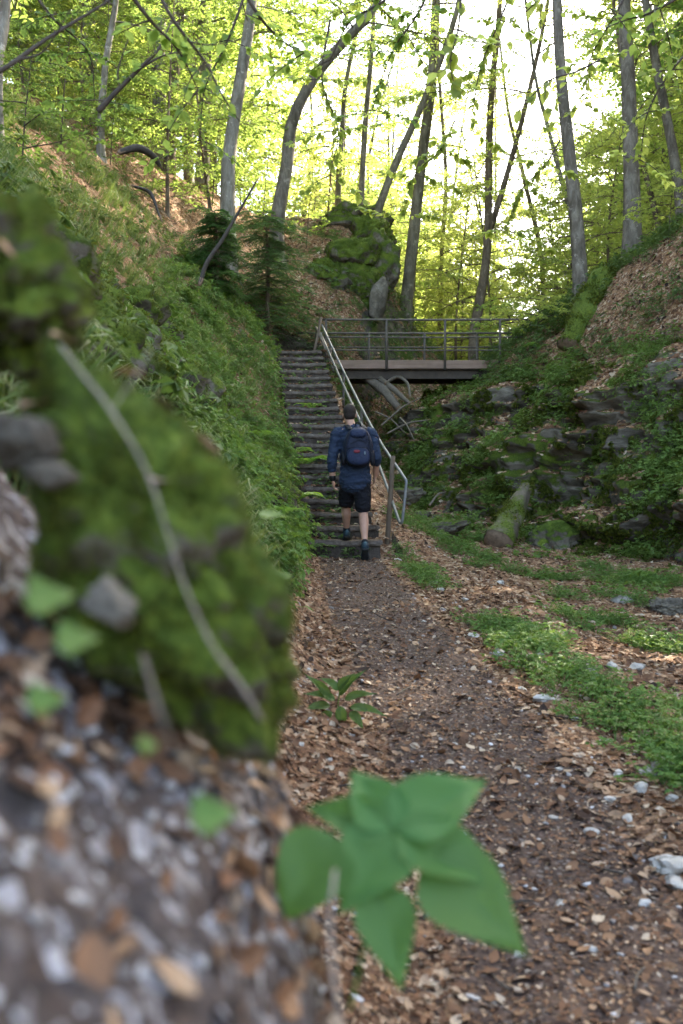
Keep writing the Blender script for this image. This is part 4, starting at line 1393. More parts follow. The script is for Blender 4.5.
# grey dead stem lying over the near boulder
C = spline([at(60, 345, .86), at(84, 376, .83), at(112, 412, .81), at(146, 470, .79), at(168, 535, .78), at(186, 590, .775), at(212, 645, .775), at(240, 684, .78), at(262, 720, .79)], 40)
o = empty('fallen_twig', C[0], 'pale grey dead stem lying across the near mossy boulder', 'stem')
tube(C, .0015 + .0003 * np.sin(np.linspace(0, 9, 40)), 8, True, .12, 4).obj('stalk', M['deadwood'], o, C[0])
g = tube(spline([at(112, 412, .81), at(122, 395, .815), at(138, 372, .82), at(150, 350, .83)], 10), .0009, 6)
g.obj('side_shoot', M['deadwood'], o, C[0])
for i, (pts, lab) in enumerate([([(142, 655, .70), (150, 680, .66), (160, 715, .6), (175, 752, .62)], 'thin brown twig in the leaves below the near boulder'),
                                ([(335, 870, .8), (330, 930, .75), (340, 1030, .7)], 'pale upright dead stalk at the bottom edge beside the big green leaves'),
                                ([(285, 950, .66), (312, 985, .66), (330, 1030, .66)], 'brown twig at the bottom edge of the gravel bank')]):
    C = spline([at(*p) for p in pts], 14)
    o = empty('twig', C[0], lab, 'twig')
    tube(C, .0016, 6, True, .1, i).obj('stalk', M['deadwood'] if i == 1 else M['log_bare'], o, C[0])
# ------------------------------------------------------------------ fallen leaves, stone chips
def pts_in(n, xr, yr, fn, seed):
    r_ = np.random.default_rng(seed)
    x = r_.uniform(*xr, n); y = yr[0] * (yr[1] / yr[0]) ** r_.uniform(0, 1, n) if yr[0] > 0 else r_.uniform(*yr, n)
    _, nn = HS(x, y)
    p = fn(x, y, nn)
    k = r_.random(n) < p
    k &= np.abs(x) < .37 * y + .6
    return x[k], y[k], nn[k], r_


def curled(seed):
    r_ = np.random.default_rng(seed)
    k = 5
    prof = [(0, .1), (.25, .8), (.5, 1), (.75, .7), (1, .05)]
    rows = []
    cz = r_.uniform(-.25, .35); tw = r_.normal(0, .4); fo = r_.uniform(-.1, .4)
    for t, w in prof:
        a = tw * (t - .5)
        for s in (-1, 0, 1):
            rows.append([t - .5, s * .30 * w * math.cos(a), cz * (t - .5) ** 2 * 1.6 + abs(s) * fo * .3 * w + s * .3 * w * math.sin(a) + .05])
    f = []
    for q in range(k - 1):
        a = 3 * q
        f += [[a, a + 3, a + 4, a + 1], [a + 1, a + 4, a + 5, a + 2]]
    return Geo().add(np.array(rows), np.array(f))


def lay(tpls, x, y, r_, smin, smax, tilt=.35, lift=.004):
    z = H(x, y)
    N = gnormal(x, y) + r_.normal(0, tilt, (len(x), 3))
    Mx = frame_from(N, r_.uniform(0, 6.28, len(x)))
    P = np.stack([x, y, z + lift], 1)
    g = Geo()
    w = r_.integers(0, len(tpls), len(x))
    s = r_.uniform(smin, smax, len(x))
    for i, t in enumerate(tpls):
        k = w == i
        if k.any(): g.merge(scatter(t, P[k], Mx[k], s[k]))
    return g


CUR = [curled(i) for i in range(7)]


def pathmask(x, y):
    pc = np.interp(y, [-2, 2.7, 4, 6, 8, 11.5, 12.5], [.72, .72, .68, .47, .28, .1, .05])
    pw = np.interp(y, [0, 3, 6, 11.5], [.36, .40, .42, .36])
    return 1 - sstep(pw * .6, pw * 1.3, np.abs(x - pc))


def dl(x, y, n):
    onwall = (n > 6.7) & (n < 8.2)
    d = np.where(onwall, .12, 1.0)
    d = np.where((n > 1) & (n < 2.9) & (y > 2), .5, d)
    d = d * (1 - .72 * pathmask(x, y) * (y < 12))
    st_ = (np.abs(x - stair_c(np.clip(y, 11.9, 19.3))) < .6) & (y > 11.8) & (y < 21.4)
    d = np.where(st_, 0, d)
    cl = fbm(np.stack([x * 1.3, y * 1.3, 0 * x], 1), 3)
    return d * np.clip(.75 + .8 * cl, .1, 1)


gL = Geo()
x, y, n, r_ = pts_in(70000, (-1.2, 6), (1.9, 16), dl, 1)
k = n > 2.6
gL.merge(lay(CUR, x[k], y[k], r_, .022, .055))
x, y, n, r_ = pts_in(60000, (-.8, 2.5), (1.9, 12.2), lambda x, y, n: .8 * ((n > 2.8) & (n < 5.6)), 4)
gL.merge(lay(CUR, x, y, r_, .010, .024, .3, .002))
x, y, n, r_ = pts_in(26000, (-5, 8), (3, 26), dl, 2)
gL.merge(lay(CUR, x, y, r_, .04, .085))
x, y, n, r_ = pts_in(16000, (-4, 9), (14, 28), lambda x, y, n: np.where((n > 8) | ((n > 2.3) & (n < 6) & (y > 21)), 1.0, .25) * dl(x, y, n), 3)
gL.merge(lay(CUR, x, y, r_, .07, .13))
# leaves caught on the steps
r_ = np.random.default_rng(9)
ns = 1100
ks = r_.integers(0, ST_N, ns)
xs = stair_c(ST_Y0 + ks * ST_T) + np.where(r_.random(ns) < .5, r_.uniform(-.48, .48, ns), r_.choice([-1, 1], ns) * r_.uniform(.3, .48, ns))
ysx = ST_Y0 + ks * ST_T + r_.uniform(.05, .33, ns)
Pz = np.stack([xs, ysx, ST_Z0 + (ks + 1) * ST_R + .008], 1)
for i, t in enumerate(CUR):
    q = np.arange(ns) % 7 == i
    gL.merge(scatter(t, Pz[q], frame_from(np.array([0, 0, 1.]) + r_.normal(0, .3, (q.sum(), 3)), r_.uniform(0, 6.28, q.sum())), r_.uniform(.05, .09, q.sum())))
tag(gL.obj('leaf_litter', M['litter'], None, None, False), 'brown fallen beech leaves covering the ground beside the path', 'leaf litter', None, 'stuff')

# leaves on the near bank
r_ = np.random.default_rng(12)
xs = r_.uniform(-.32, .02, 1500); ys_ = r_.uniform(.5, 1.6, 1500)
zz = H(xs, ys_)
py = HOR - zz / ys_ * FPX; px = CX + xs / ys_ * FPX
dens = np.where(py < 780, .6, .10) + .3 * (px > 215)
k = r_.random(1500) < dens
gN = lay(CUR, xs[k], ys_[k], r_, .022, .046, .5, .006)
for o in [o for o in COL.objects if o.name.startswith('mossy_boulder')][:2]:
    me = o.data
    V = np.zeros(len(me.vertices) * 3, np.float32); me.vertices.foreach_get('co', V); V = V.reshape(-1, 3)
    Nv = np.zeros(len(me.vertices) * 3, np.float32); me.vertices.foreach_get('normal', Nv); Nv = Nv.reshape(-1, 3)
    pr = np.clip(Nv[:, 2] - .82, 0, 1) * (Nv[:, 1] < .6)
    if o.name != 'mossy_boulder': pr *= .6
    k = r_.choice(len(V), 12, p=pr / pr.sum())
    Mx = frame_from(Nv[k] + r_.normal(0, .4, (len(k), 3)), r_.uniform(0, 6.28, len(k)))
    for i, t in enumerate(CUR):
        q = np.arange(len(k)) % 7 == i
        gN.merge(scatter(t, V[k][q] + Nv[k][q] * .006 + np.array(o.location), Mx[q], r_.uniform(.02, .045, q.sum())))
tag(gN.obj('fallen_leaves', M['litter'], None, None, False), 'brown dead leaves lying on the stony bank close to the viewer', 'dead leaves', None, 'stuff')


def chip(seed):
    V, F = ico(1)
    r_ = np.random.default_rng(seed)
    V = V * r_.uniform(.6, 1.1, (len(V), 1)) * np.array([1, .75, .45])
    return Geo().add(V, *F)


CH = [chip(i) for i in range(6)]


def dc(x, y, n):
    edge = np.exp(-((n - 3.1) / .55) ** 2) + .8 * np.exp(-((n - 5.05) / .3) ** 2)
    return np.clip(edge * .85 + .22, 0, 1) * ((n > 2.6) & (n < 6.4))


x, y, n, r_ = pts_in(4200, (-1, 4), (1.9, 13), dc, 21)
gC = lay(CH, x, y, r_, .005, .017, .3, .001)
x, y, n, r_ = pts_in(1100, (-1, 5), (2.2, 15), dc, 22)
gC.merge(lay(CH, x, y, r_, .010, .030, .3, .0))
r_ = np.random.default_rng(23)
xs = r_.uniform(-.4, .02, 3600); ys_ = r_.uniform(.42, 1.5, 3600)
zz = H(xs, ys_); py = HOR - zz / ys_ * FPX
k = r_.random(3600) < np.where(py > 730, .34, .08)
gC.merge(lay(CH, xs[k], ys_[k], r_, .002, .009, .4, .001))
tag(gC.obj('gravel', M['chip'], None, None, False), 'pale limestone chips strewn over the path edges and the near bank', 'gravel', None, 'stuff')


# ------------------------------------------------------------------ herbs
def herb(seed, n=7, h=.2, spread=.16, leaflet=.045, lobes=3):
    r_ = np.random.default_rng(seed)
    g = Geo()
    for k in range(n):
        a = r_.uniform(0, 6.28); rr = spread * math.sqrt(r_.uniform(.05, 1)); hh = h * r_.uniform(.45, 1.1)
        e = np.array([rr * math.cos(a), rr * math.sin(a), hh])
        s = np.array([.15 * e[0], .15 * e[1], 0])
        g.merge(tube(np.array([s, (s + e) / 2 + [0, 0, .02], e]), .0016, 3, False))
        out = np.array([math.cos(a), math.sin(a), -.15])
        for q in range(lobes):
            b = a + (q - (lobes - 1) / 2) * 1.15 + r_.normal(0, .2)
            A = np.array([[math.cos(b), math.sin(b), r_.normal(-.12, .25)]])
            N = np.array([[0, 0, 1.]]) + r_.normal(0, .3, (1, 3))
            ll = leaflet * r_.uniform(.7, 1.25)
            # three little lobes per leaflet
            for dd, sc in ((-.55, .7), (0, 1), (.55, .7)):
                cb, sb = math.cos(dd), math.sin(dd)
                A2 = np.array([[A[0, 0] * cb - A[0, 1] * sb, A[0, 0] * sb + A[0, 1] * cb, A[0, 2]]])
                g.merge(leaf_geo(e[None] + A * .004, A2, N, ll * sc, ll * sc * .5, .12, -.12))
    return g


HB = [herb(i, 7, .20, .17, .05) for i in range(5)]
HS_ = [herb(20 + i, 8, .12, .15, .035) for i in range(4)]
HF = [herb(60 + i, 13, .10, .15, .026) for i in range(5)]
HBIG = [herb(40 + i, 6, .28, .2, .085, 3) for i in range(4)]


def gpatch(polyline, width):
    """ground capsule mask from pixel polyline"""
    P = np.array([hit(px, py)[:2] for px, py in polyline])

    def f(x, y):
        d = np.full(x.shape, 1e9)
        for a, b in zip(P[:-1], P[1:]):
            ab = b - a; L = (ab ** 2).sum() + 1e-9
            t = np.clip(((x - a[0]) * ab[0] + (y - a[1]) * ab[1]) / L, 0, 1)
            d = np.minimum(d, np.hypot(x - a[0] - t * ab[0], y - a[1] - t * ab[1]))
        return 1 - sstep(width * .5, width, d)
    return f


bands = [gpatch([(500, 628), (545, 668), (600, 705), (690, 765)], .30), gpatch([(430, 535), (480, 560), (530, 578), (600, 572), (660, 585)], .40),
         gpatch([(590, 622), (640, 640), (700, 655)], .42), gpatch([(398, 548), (412, 570), (432, 590)], .14),
         gpatch([(400, 522), (440, 530), (480, 540)], .25), gpatch([(690, 720), (720, 790)], .3), gpatch([(560, 598), (610, 600), (690, 610)], .18)]


def dband(x, y, n):
    d = 0 * x
    for b in bands: d = np.maximum(d, b(x, y))
    cl = fbm(np.stack([x * 1.7, y * 1.7, 0 * x + 4], 1), 3)
    return d * np.clip(.62 + 1.5 * cl, .03, 1)


def up_lay(tpls, x, y, r_, smin, smax, lean=.45, sink=.01):
    N = gnormal(x, y, .15) * lean + np.array([0, 0, 1.]) * (1 - lean) + r_.normal(0, .12, (len(x), 3))
    Mx = frame_from(N, r_.uniform(0, 6.28, len(x)))
    P = np.stack([x, y, H(x, y) - sink], 1)
    g = Geo()
    w = r_.integers(0, len(tpls), len(x)); s = r_.uniform(smin, smax, len(x))
    for i, t in enumerate(tpls):
        k = w == i
        if k.any(): g.merge(scatter(t, P[k], Mx[k], s[k]))
    return g


x, y, n, r_ = pts_in(17000, (.3, 7), (3.5, 17), dband, 31)
gH = up_lay(HF + HF + HS_[:1], x, y, r_, .6, 1.25)
print('floor herbs', len(x))
tag(gH.obj('herbs', M['herb'], None, None, False), 'bright green low herbs growing in strips on the gorge floor', 'herbs', None, 'stuff')


def dbank(x, y, n):
    d = sstep(.12, .6, n) * (1 - sstep(2.9, 3.02, n))
    cl = fbm(np.stack([x * .9, y * .9, 0 * x + 9], 1), 3)
    c2 = fbm(np.stack([x * 2.6, y * 2.6, 0 * x + 77], 1), 3)
    d = d * np.clip(.40 + 1.7 * cl + .9 * c2, .03, 1)
    return d * (y > 2.4) * np.where((y < 7) & (n > 1.95), .04, 1)


x, y, n, r_ = pts_in(13500, (-8, 0), (2.6, 22), dbank, 32)
gB = up_lay(HS_ + HS_ + HB[:2], x, y, r_, .6, 1.25, .55)
x, y, n, r_ = pts_in(700, (-6, 0), (2.6, 20), dbank, 39)
gB.merge(up_lay(HBIG, x, y, r_, .6, 1.2, .6))
# fresh growth just above the stairs
x, y, n, r_ = pts_in(6500, (-3, 0), (6, 20), lambda x, y, n: (n > 1.55) * (n < np.where(y < 11.5, 2.72, 2.97)) * (y > 6.5) * np.clip(.7 + .8 * fbm(np.stack([x, y, 0 * x + 2], 1), 3), 0, 1), 33)
gB2 = up_lay(HB, x, y, r_, .7, 1.2, .5)
print('bank herbs', len(x))
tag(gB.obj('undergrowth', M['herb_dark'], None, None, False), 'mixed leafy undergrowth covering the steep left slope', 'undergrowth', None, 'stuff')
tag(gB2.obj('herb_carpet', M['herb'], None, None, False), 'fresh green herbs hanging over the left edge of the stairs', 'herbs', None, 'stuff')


# wall plants, ridge plants and growth round the bridge
def dwall(x, y, n):
    cl = fbm(np.stack([x * 1.1, y * 1.1, 0 * x + 19], 1), 3)
    d = sstep(6.7, 7.2, n) * (1 - sstep(9.0, 9.5, n)) * .6 * np.clip(.35 + 1.5 * cl, 0, 1)
    d = np.maximum(d, sstep(4.1, 4.6, n) * (1 - sstep(6.2, 6.8, n)) * (y > 18) * .75)
    d = np.maximum(d, sstep(2.2, 3, n) * (y > 21.4) * (y < 22.6) * .6)
    d = np.maximum(d, sstep(4.05, 4.2, n) * (1 - sstep(4.5, 4.9, n)) * (y > 11.9) * .9)
    d = np.maximum(d, .9 * (n > 7.3) * (n < 9.1) * (y > 18.5) * (y < 26))
    return d


x, y, n, r_ = pts_in(16000, (-1.5, 10), (9, 28), dwall, 34)
gW = up_lay(HS_ + HB, x, y, r_, .7, 1.5, .5)
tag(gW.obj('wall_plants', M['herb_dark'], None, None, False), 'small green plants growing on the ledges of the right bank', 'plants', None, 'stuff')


# growth on the rock face: herbs and leaves on its ledges, moss cushions
r_ = np.random.default_rng(301)
inv = (np.abs(FACE_V[:, 0]) < .36 * FACE_V[:, 1]) & (FACE_T > .03)
cl = fbm(FACE_V * 1.0 + 15, 3)
pr = np.clip(.15 + 1.5 * cl, 0.01, 1) * np.clip(FACE_N[:, 2] * 1.4 + .25, .05, 1) * inv
k = r_.choice(len(FACE_V), 2700, p=pr / pr.sum())
Nn = FACE_N[k] * .5 + np.array([0, 0, .6]) + r_.normal(0, .15, (len(k), 3))
Mx = frame_from(Nn, r_.uniform(0, 6.28, len(k)))
tp = HS_ + HF + HB
w_ = r_.integers(0, len(tp), len(k)); s_ = r_.uniform(.6, 1.3, len(k))
gF = Geo()
for i, t in enumerate(tp):
    q = w_ == i
    gF.merge(scatter(t, FACE_V[k][q], Mx[q], s_[q]))
tag(gF.obj('ledge_plants', M['herb'], None, None, False), 'small plants rooted on the ledges of the right rock face', 'plants', None, 'stuff')
pr = np.clip(FACE_N[:, 2] - .35, 0, 1) * np.clip(.4 - 1.0 * cl, .05, 1) * inv
k = r_.choice(len(FACE_V), 9000, p=pr / pr.sum())
Mx = frame_from(FACE_N[k] + r_.normal(0, .4, (len(k), 3)), r_.uniform(0, 6.28, len(k)))
w_ = np.arange(len(k)) % 7
gF = Geo()
for i, t in enumerate(CUR):
    q = w_ == i
    gF.merge(scatter(t, FACE_V[k][q] + FACE_N[k][q] * .01, Mx[q], r_.uniform(.05, .095, q.sum())))
tag(gF.obj('ledge_leaves', M['litter'], None, None, False), 'brown fallen leaves caught on the ledges of the right rock face', 'dead leaves', None, 'stuff')
mt = leaf_geo(np.zeros((26, 3)) + r_.normal(0, .012, (26, 3)) * [1, 1, 0], np.stack([np.cos(np.arange(26) * 2.4) * .8, np.sin(np.arange(26) * 2.4) * .8, r_.uniform(.2, 1, 26)], 1), r_.normal(0, 1, (26, 3)), .06, .018, .1, 0)
pr = np.clip(.1 + 1.6 * fbm(FACE_V * 1.3 + 45, 3), 0, 1) * inv + 1e-6
k = r_.choice(len(FACE_V), 5000, p=pr / pr.sum())
Mx = frame_from(FACE_N[k] + [0, 0, -.25] + r_.normal(0, .2, (len(k), 3)), r_.uniform(0, 6.28, len(k)))
tag(scatter(mt, FACE_V[k], Mx, r_.uniform(.6, 1.5, len(k))).obj('moss', M['moss_tuft'], None, None, False), 'cushions of green moss on the right rock face', 'moss', None, 'stuff')

# mossy stones in the left bank
r_ = np.random.default_rng(302)
BR = []
while len(BR) < 26:
    y = r_.uniform(3.2, 13); a = r_.uniform(1.35, 2.75)
    xs_ = np.array([np.interp(y, _ys, _nx[:, i]) for i in range(NN)])
    x = np.interp(a, np.arange(NN), xs_)
    if abs(x) > .36 * y or a > 2.05: continue
    s = r_.uniform(.13, .30) * (1 + .03 * y)
    BR.append(1)
    put_rock('bank_rock', (x, y, ground(x, y) - .1 * s), (s * r_.uniform(1.0, 1.4), s, s * r_.uniform(.75, 1.0)), 2000 + len(BR), M['rock_moss'] if len(BR) % 3 == 0 else M['boulder_moss'],
             'mossy stone sticking out of the plants on the left bank', 'rock', 'mossy stones of the left bank', (0, r_.uniform(-20, 20), r_.uniform(0, 180)), 5, .6, .2, .05 * s, 12)


def tuft(seed, n=16, h=.28):
    r_ = np.random.default_rng(seed)
    g = Geo()
    a = r_.uniform(0, 6.28, n); L = h * r_.uniform(.5, 1.2, n); lean = r_.uniform(.25, .9, n)
    b = np.stack([r_.normal(0, .02, n), r_.normal(0, .02, n), 0 * a], 1)
    d = np.stack([np.cos(a), np.sin(a), 0 * a], 1)
    w = np.stack([-np.sin(a), np.cos(a), 0 * a], 1) * .004
    m = b + d * (lean * L * .4)[:, None] + np.array([0, 0, 1.]) * (L * .62)[:, None]
    t = b + d * (lean * L * 1.0)[:, None] + np.array([0, 0, 1.]) * (L * (.85 - .5 * lean))[:, None]
    V = np.stack([b - w, b + w, m + w, m - w, t], 1).reshape(-1, 3)
    i = np.arange(n)[:, None] * 5
    g.add(V, i + np.array([[0, 1, 2, 3]]), i + np.array([[3, 2, 4]]))
    return g


TF = [tuft(i) for i in range(5)]
x, y, n, r_ = pts_in(11000, (-8, 0), (2.4, 20), lambda x, y, n: sstep(.35, .7, n) * (1 - sstep(1.9, 2.6, n)) * np.clip(.5 + 1.4 * fbm(np.stack([x * .8, y * .8, 0 * x + 33], 1), 3), 0, 1), 35)
gG = up_lay(TF, x, y, r_, .6, 1.4, .5)
x, y, n, r_ = pts_in(2500, (.3, 7), (3.5, 17), lambda x, y, n: .35 * dband(x, y, n), 36)
gG.merge(up_lay(TF, x, y, r_, .4, .7, .5))
tag(gG.obj('grass', M['grass'], None, None, False), 'thin grass tufts hanging on the left slope', 'grass', None, 'stuff')

# moss shoots on the near boulders and bank
def moss_on(obj, n, seed, h):
    me = obj.data
    V = np.zeros(len(me.vertices) * 3, np.float32); me.vertices.foreach_get('co', V); V = V.reshape(-1, 3)
    Nn = np.zeros(len(me.vertices) * 3, np.float32); me.vertices.foreach_get('normal', Nn); Nn = Nn.reshape(-1, 3)
    r_ = np.random.default_rng(seed)
    cl = fbm(V * 22 + seed, 3)
    p = np.clip(.4 + 1.4 * cl + .25 * Nn[:, 2], 0.02, 1) * (Nn[:, 1] < .55)
    k = r_.choice(len(V), n, p=p / p.sum())
    P = V[k] + r_.normal(0, .0018, (n, 3)) - Nn[k] * .001
    A = Nn[k] + r_.normal(0, .45, (n, 3)) + np.array([0, 0, -.25])
    ll = h * r_.uniform(.5, 1.3, n) * (1 + .5 * cl[k])
    g = leaf_geo(P, A, r_.normal(0, 1, (n, 3)), ll, ll * .28, .1, 0)
    o = link('moss', make_mesh('moss', g.verts(), g.faces(), M['moss_tuft'], False), obj)
    o['kind'] = 'stuff'


for o in [o for o in COL.objects if o.name.startswith('bank_rock')]:
    moss_on(o, 1200, 8, .03)
for o in [o for o in COL.objects if o.name.startswith('mossy_boulder')]:
    moss_on(o, 30000, 3, .005)


for nm, nv, h in (('mossy_log', 2200, .035), ('mossy_log.001', 5200, .05)):
    lg_ = COL.objects[nm]
    tr = [c for c in lg_.children if c.name.startswith('trunk')][0]
    me = tr.data
    V = np.zeros(len(me.vertices) * 3, np.float32); me.vertices.foreach_get('co', V); V = V.reshape(-1, 3)
    Nv = np.zeros(len(me.vertices) * 3, np.float32); me.vertices.foreach_get('normal', Nv); Nv = Nv.reshape(-1, 3)
    if nm == 'mossy_log': Nv = Nv + np.array([0, 0, 0])
    r_ = np.random.default_rng(nv)
    cl = fbm(V * 2.4 + 3, 3)
    pr = np.clip(.15 + 1.5 * cl + .25 * Nv[:, 2], 0.001, 1)
    k = r_.choice(len(V), nv, p=pr / pr.sum())
    P = V[k] + r_.normal(0, .035, (nv, 3)) * .8
    A = Nv[k] + r_.normal(0, .5, (nv, 3)) + [0, 0, -.3]
    ll = h * r_.uniform(.5, 1.4, nv)
    g = leaf_geo(P, A, r_.normal(0, 1, (nv, 3)), ll, ll * .35, .1, 0)
    o = link('moss', make_mesh('moss', g.verts(), g.faces(), M['moss_tuft'], False), lg_)
    o['kind'] = 'stuff'
for kr in [o for o in COL.objects if o.name.startswith('knoll_rock')]:
    moss_on(kr, 1500, 5, .05)

# ------------------------------------------------------------------ ferns
def fern_obj(p, n, L, seed, label, group=None):
    r_ = np.random.default_rng(seed)
    o = empty('fern', p, label, 'fern', group)
    for k in range(n):
        a = 6.283 * k / n + r_.normal(0, .25)
        d = np.array([math.cos(a), math.sin(a), 0]); w = np.array([-d[1], d[0], 0])
        l_ = L * r_.uniform(.75, 1.15); t = np.linspace(0, 1, 16)
        C = d * (l_ * .8 * t)[:, None] + np.array([0, 0, 1.]) * (l_ * (.75 * t - .62 * t ** 2.2))[:, None]
        g = tube(C[::3], .003 * (1 - .7 * np.linspace(0, 1, len(C[::3]))), 4, False)
        u = np.repeat(np.linspace(.12, .99, 22), 2)
        sg = np.tile([1, -1], 22)[:, None]
        P = np.stack([np.interp(u, t, C[:, i]) for i in range(3)], 1)
        T = np.stack([np.interp(u, t, np.gradient(C[:, i], t)) for i in range(3)], 1); T /= np.linalg.norm(T, axis=1)[:, None]
        ll = l_ * .24 * np.sin(np.clip(u * 1.02, 0, 1) * math.pi) ** .8 * (1.15 - .45 * u)
        A = w * sg + T * .45 + r_.normal(0, .06, (44, 3))
        N = np.cross(T, w) * -1
        N[:, 2] = np.abs(N[:, 2])
        g.merge(leaf_geo(P, A, N, ll, ll * .22 + .004, .06, -.12))
        g.obj('frond', M['fern'], o, None, False)
    return o


for i, (px, py, n, L, lab) in enumerate([(306, 482, 9, .55, 'fern with arching fronds hanging over the stairs beside the hiker'), (298, 520, 8, .42, 'lower fern overhanging the first steps'), (318, 422, 7, .34, 'small fern at the left edge of the middle steps'),
                                         (262, 455, 7, .4, 'fern in the herbs left of the overhanging fern'), (280, 540, 6, .3, 'little fern on the mossy bank foot'), (300, 470, 6, .4, 'fern half hidden behind the overhanging fern')]):
    p = hit(px - 9, py) + np.array([.05, -.08, .17])
    fern_obj(p, n, L * 1.25, 70 + i, lab)
for i, (px, py) in enumerate([(452, 400), (520, 395), (540, 350), (600, 395), (430, 380), (482, 425), (560, 372)]):
    p = hit(px, py)
    fern_obj(p, 6, .38, 90 + i, 'small fern clinging to the right bank near the footbridge', 'ferns on the right bank')

# ------------------------------------------------------------------ conifer bush (yew) on the left slope
def yew(base, pts, h, w, seed, label, name='yew_bush'):
    r_ = np.random.default_rng(seed)
    o = empty(name, base, label, 'bush')
    wd = Geo(); P, A, N = [], [], []
    nb = 95
    wd.merge(tube(spline([(0, 0, -.2), (.05, 0, h * .5), (0, .05, h * .95)], 8), .06 * (1 - .8 * np.linspace(0, 1, 8)), 7))
    for k in range(nb):
        f = (k + .5) / nb
        z = h * (.04 + .92 * f)
        a = k * 2.4 + r_.normal(0, .6)
        l_ = w * (.95 - .5 * f) * r_.uniform(.35, 1.2)
        t = np.linspace(0, 1, 7)
        d = np.array([math.cos(a), math.sin(a), 0])
        C = d * (l_ * t)[:, None] + np.array([0, 0, 1.]) * (z + l_ * (r_.uniform(-.05, .4) * t - .5 * t ** 2))[:, None]
        wd.merge(tube(C, .012 * (1 - .8 * t), 4, False))
        w_ = np.array([-d[1], d[0], 0])
        for q in range(26):
            u = .12 + .88 * q / 26
            b = np.array([np.interp(u, t, C[:, i]) for i in range(3)])
            tl = l_ * .34 * (1.1 - .7 * u) * r_.uniform(.7, 1.2)
            sd = d * .75 + w_ * (1 if q % 2 else -1) * .8 + r_.normal(0, .12, 3) + np.array([0, 0, -.25])
            sd /= np.linalg.norm(sd)
            nn = max(5, int(tl / .022))
            uu = np.arange(nn) / nn
            pp = b + sd * (tl * uu)[:, None] + np.array([0, 0, -.15]) * (tl * uu ** 2)[:, None]
            c2 = np.cross([0, 0, 1], sd); c2 /= np.linalg.norm(c2)
            sg = np.where(np.arange(nn) % 2 == 0, 1, -1)[:, None]
            P.append(pp); A.append(sd * .7 + c2 * sg * .8 + r_.normal(0, .12, (nn, 3))); N.append(np.tile([0, 0, 1.], (nn, 1)) + r_.normal(0, .25, (nn, 3)))
    P = np.concatenate(P); A = np.concatenate(A); N = np.concatenate(N)
    g = leaf_geo(P, A, N, .085 * r_.uniform(.7, 1.3, len(P)), .021, .05, 0)
    wd.obj('stem', M['bark_brown'], o); g.obj('foliage', M['needle'], o, None, False)
    return o


p = hit(266, 340)
yew(p, None, 2.7, 1.9, 1, 'dark green conifer bush drooping over the top of the stairs')
p = hit(215, 300)
yew(p, None, 1.6, 1.0, 2, 'smaller dark conifer bush left of the drooping one')


# ------------------------------------------------------------------ saplings with light leaves on the left slope
def sapling(px, py, h, seed, label, leafm='leaf_beech', n=9, llen=.9, group=None, ls=.055, lean=(0.1, 0)):
    p = hit(px, py)
    r_ = np.random.default_rng(seed)
    C = spline([(0, 0, -.1), (lean[0] * h * .4, lean[1] * h * .4, h * .5), (lean[0] * h, lean[1] * h, h)], 12)
    wd = tube(C, .014 * h / 2 * (1 - .8 * np.linspace(0, 1, 12)), 6, False)
    lv = Geo()
    for k in range(n):
        f = .25 + .75 * (k + .5) / n
        o = np.array([np.interp(f, np.linspace(0, 1, 12), C[:, i]) for i in range(3)])
        w_, l_ = LS[r_.integers(len(LS))]
        a = k * 2.4 + r_.normal(0, .5)
        MM = rotm(r_.uniform(-15, 15), r_.uniform(-15, 15), math.degrees(a)) * llen * (1.1 - .6 * f) * r_.uniform(.7, 1.2)
        wd.merge(w_, MM, o); lv.merge(l_, MM, o)
    ob = empty('sapling', p, label, 'sapling', group)
    wd.obj('stem', M['twig'], ob); lv.obj('foliage', M[leafm], ob, None, False)
    return ob


LS = [limb(400 + i, 1.0, .085, 7, .2, .8, .3, .3) for i in range(4)]
for i, (px, py, h, lf, lab) in enumerate([
        (212, 205, 2.6, 'leaf_beech', 'light leafed sapling in front of the brown trunk on the left slope'),
        (262, 232, 2.4, 'leaf_beech', 'sapling with flat leaf layers in front of the pale beech'),
        (150, 175, 2.4, 'leaf_beech', 'sapling on the left slope below the slim pale tree'),
        (60, 150, 2.3, 'leaf_dark', 'shaded sapling near the left edge at the top of the slope'),
        (20, 190, 1.8, 'leaf_dark', 'low shaded sapling at the left edge above the mossy rock'),
        (110, 165, 1.7, 'leaf_dark', 'small dark sapling between the two left trunks'),
        (306, 250, 1.8, 'leaf_beech', 'young beech sapling in the leaves right of the bent trunk'),
        (190, 165, 2.8, 'leaf_yellow', 'yellow green sapling standing left of the pale beech'),
        (280, 345, .7, 'leaf_yellow', 'low plant with pale yellow leaves at the left side of the stair top'),
        (240, 190, 3.0, 'leaf_yellow', 'tall bright sapling behind the flat leaved one')]):
    sapling(px, py, h, 600 + i, lab, lf, 11 if h > 1 else 5, .95 if h > 1 else .4)
for i, (px, py, h) in enumerate([(520, 330, 1.4), (548, 305, 1.7), (570, 285, 1.6), (600, 268, 1.8), (536, 345, 1.1), (645, 246, 1.5), (507, 350, 1.0), (590, 280, 1.5), (530, 318, 1.7), (560, 300, 1.9), (615, 262, 1.6), (668, 240, 1.3)]):
    sapling(px, py, h, 640 + i, 'leafy shrub in the thicket between the bridge end and the right ridge', 'leaf_beech' if i % 3 == 0 else 'leaf_yellow', 14, 1.15, 'thicket at the bridge end')

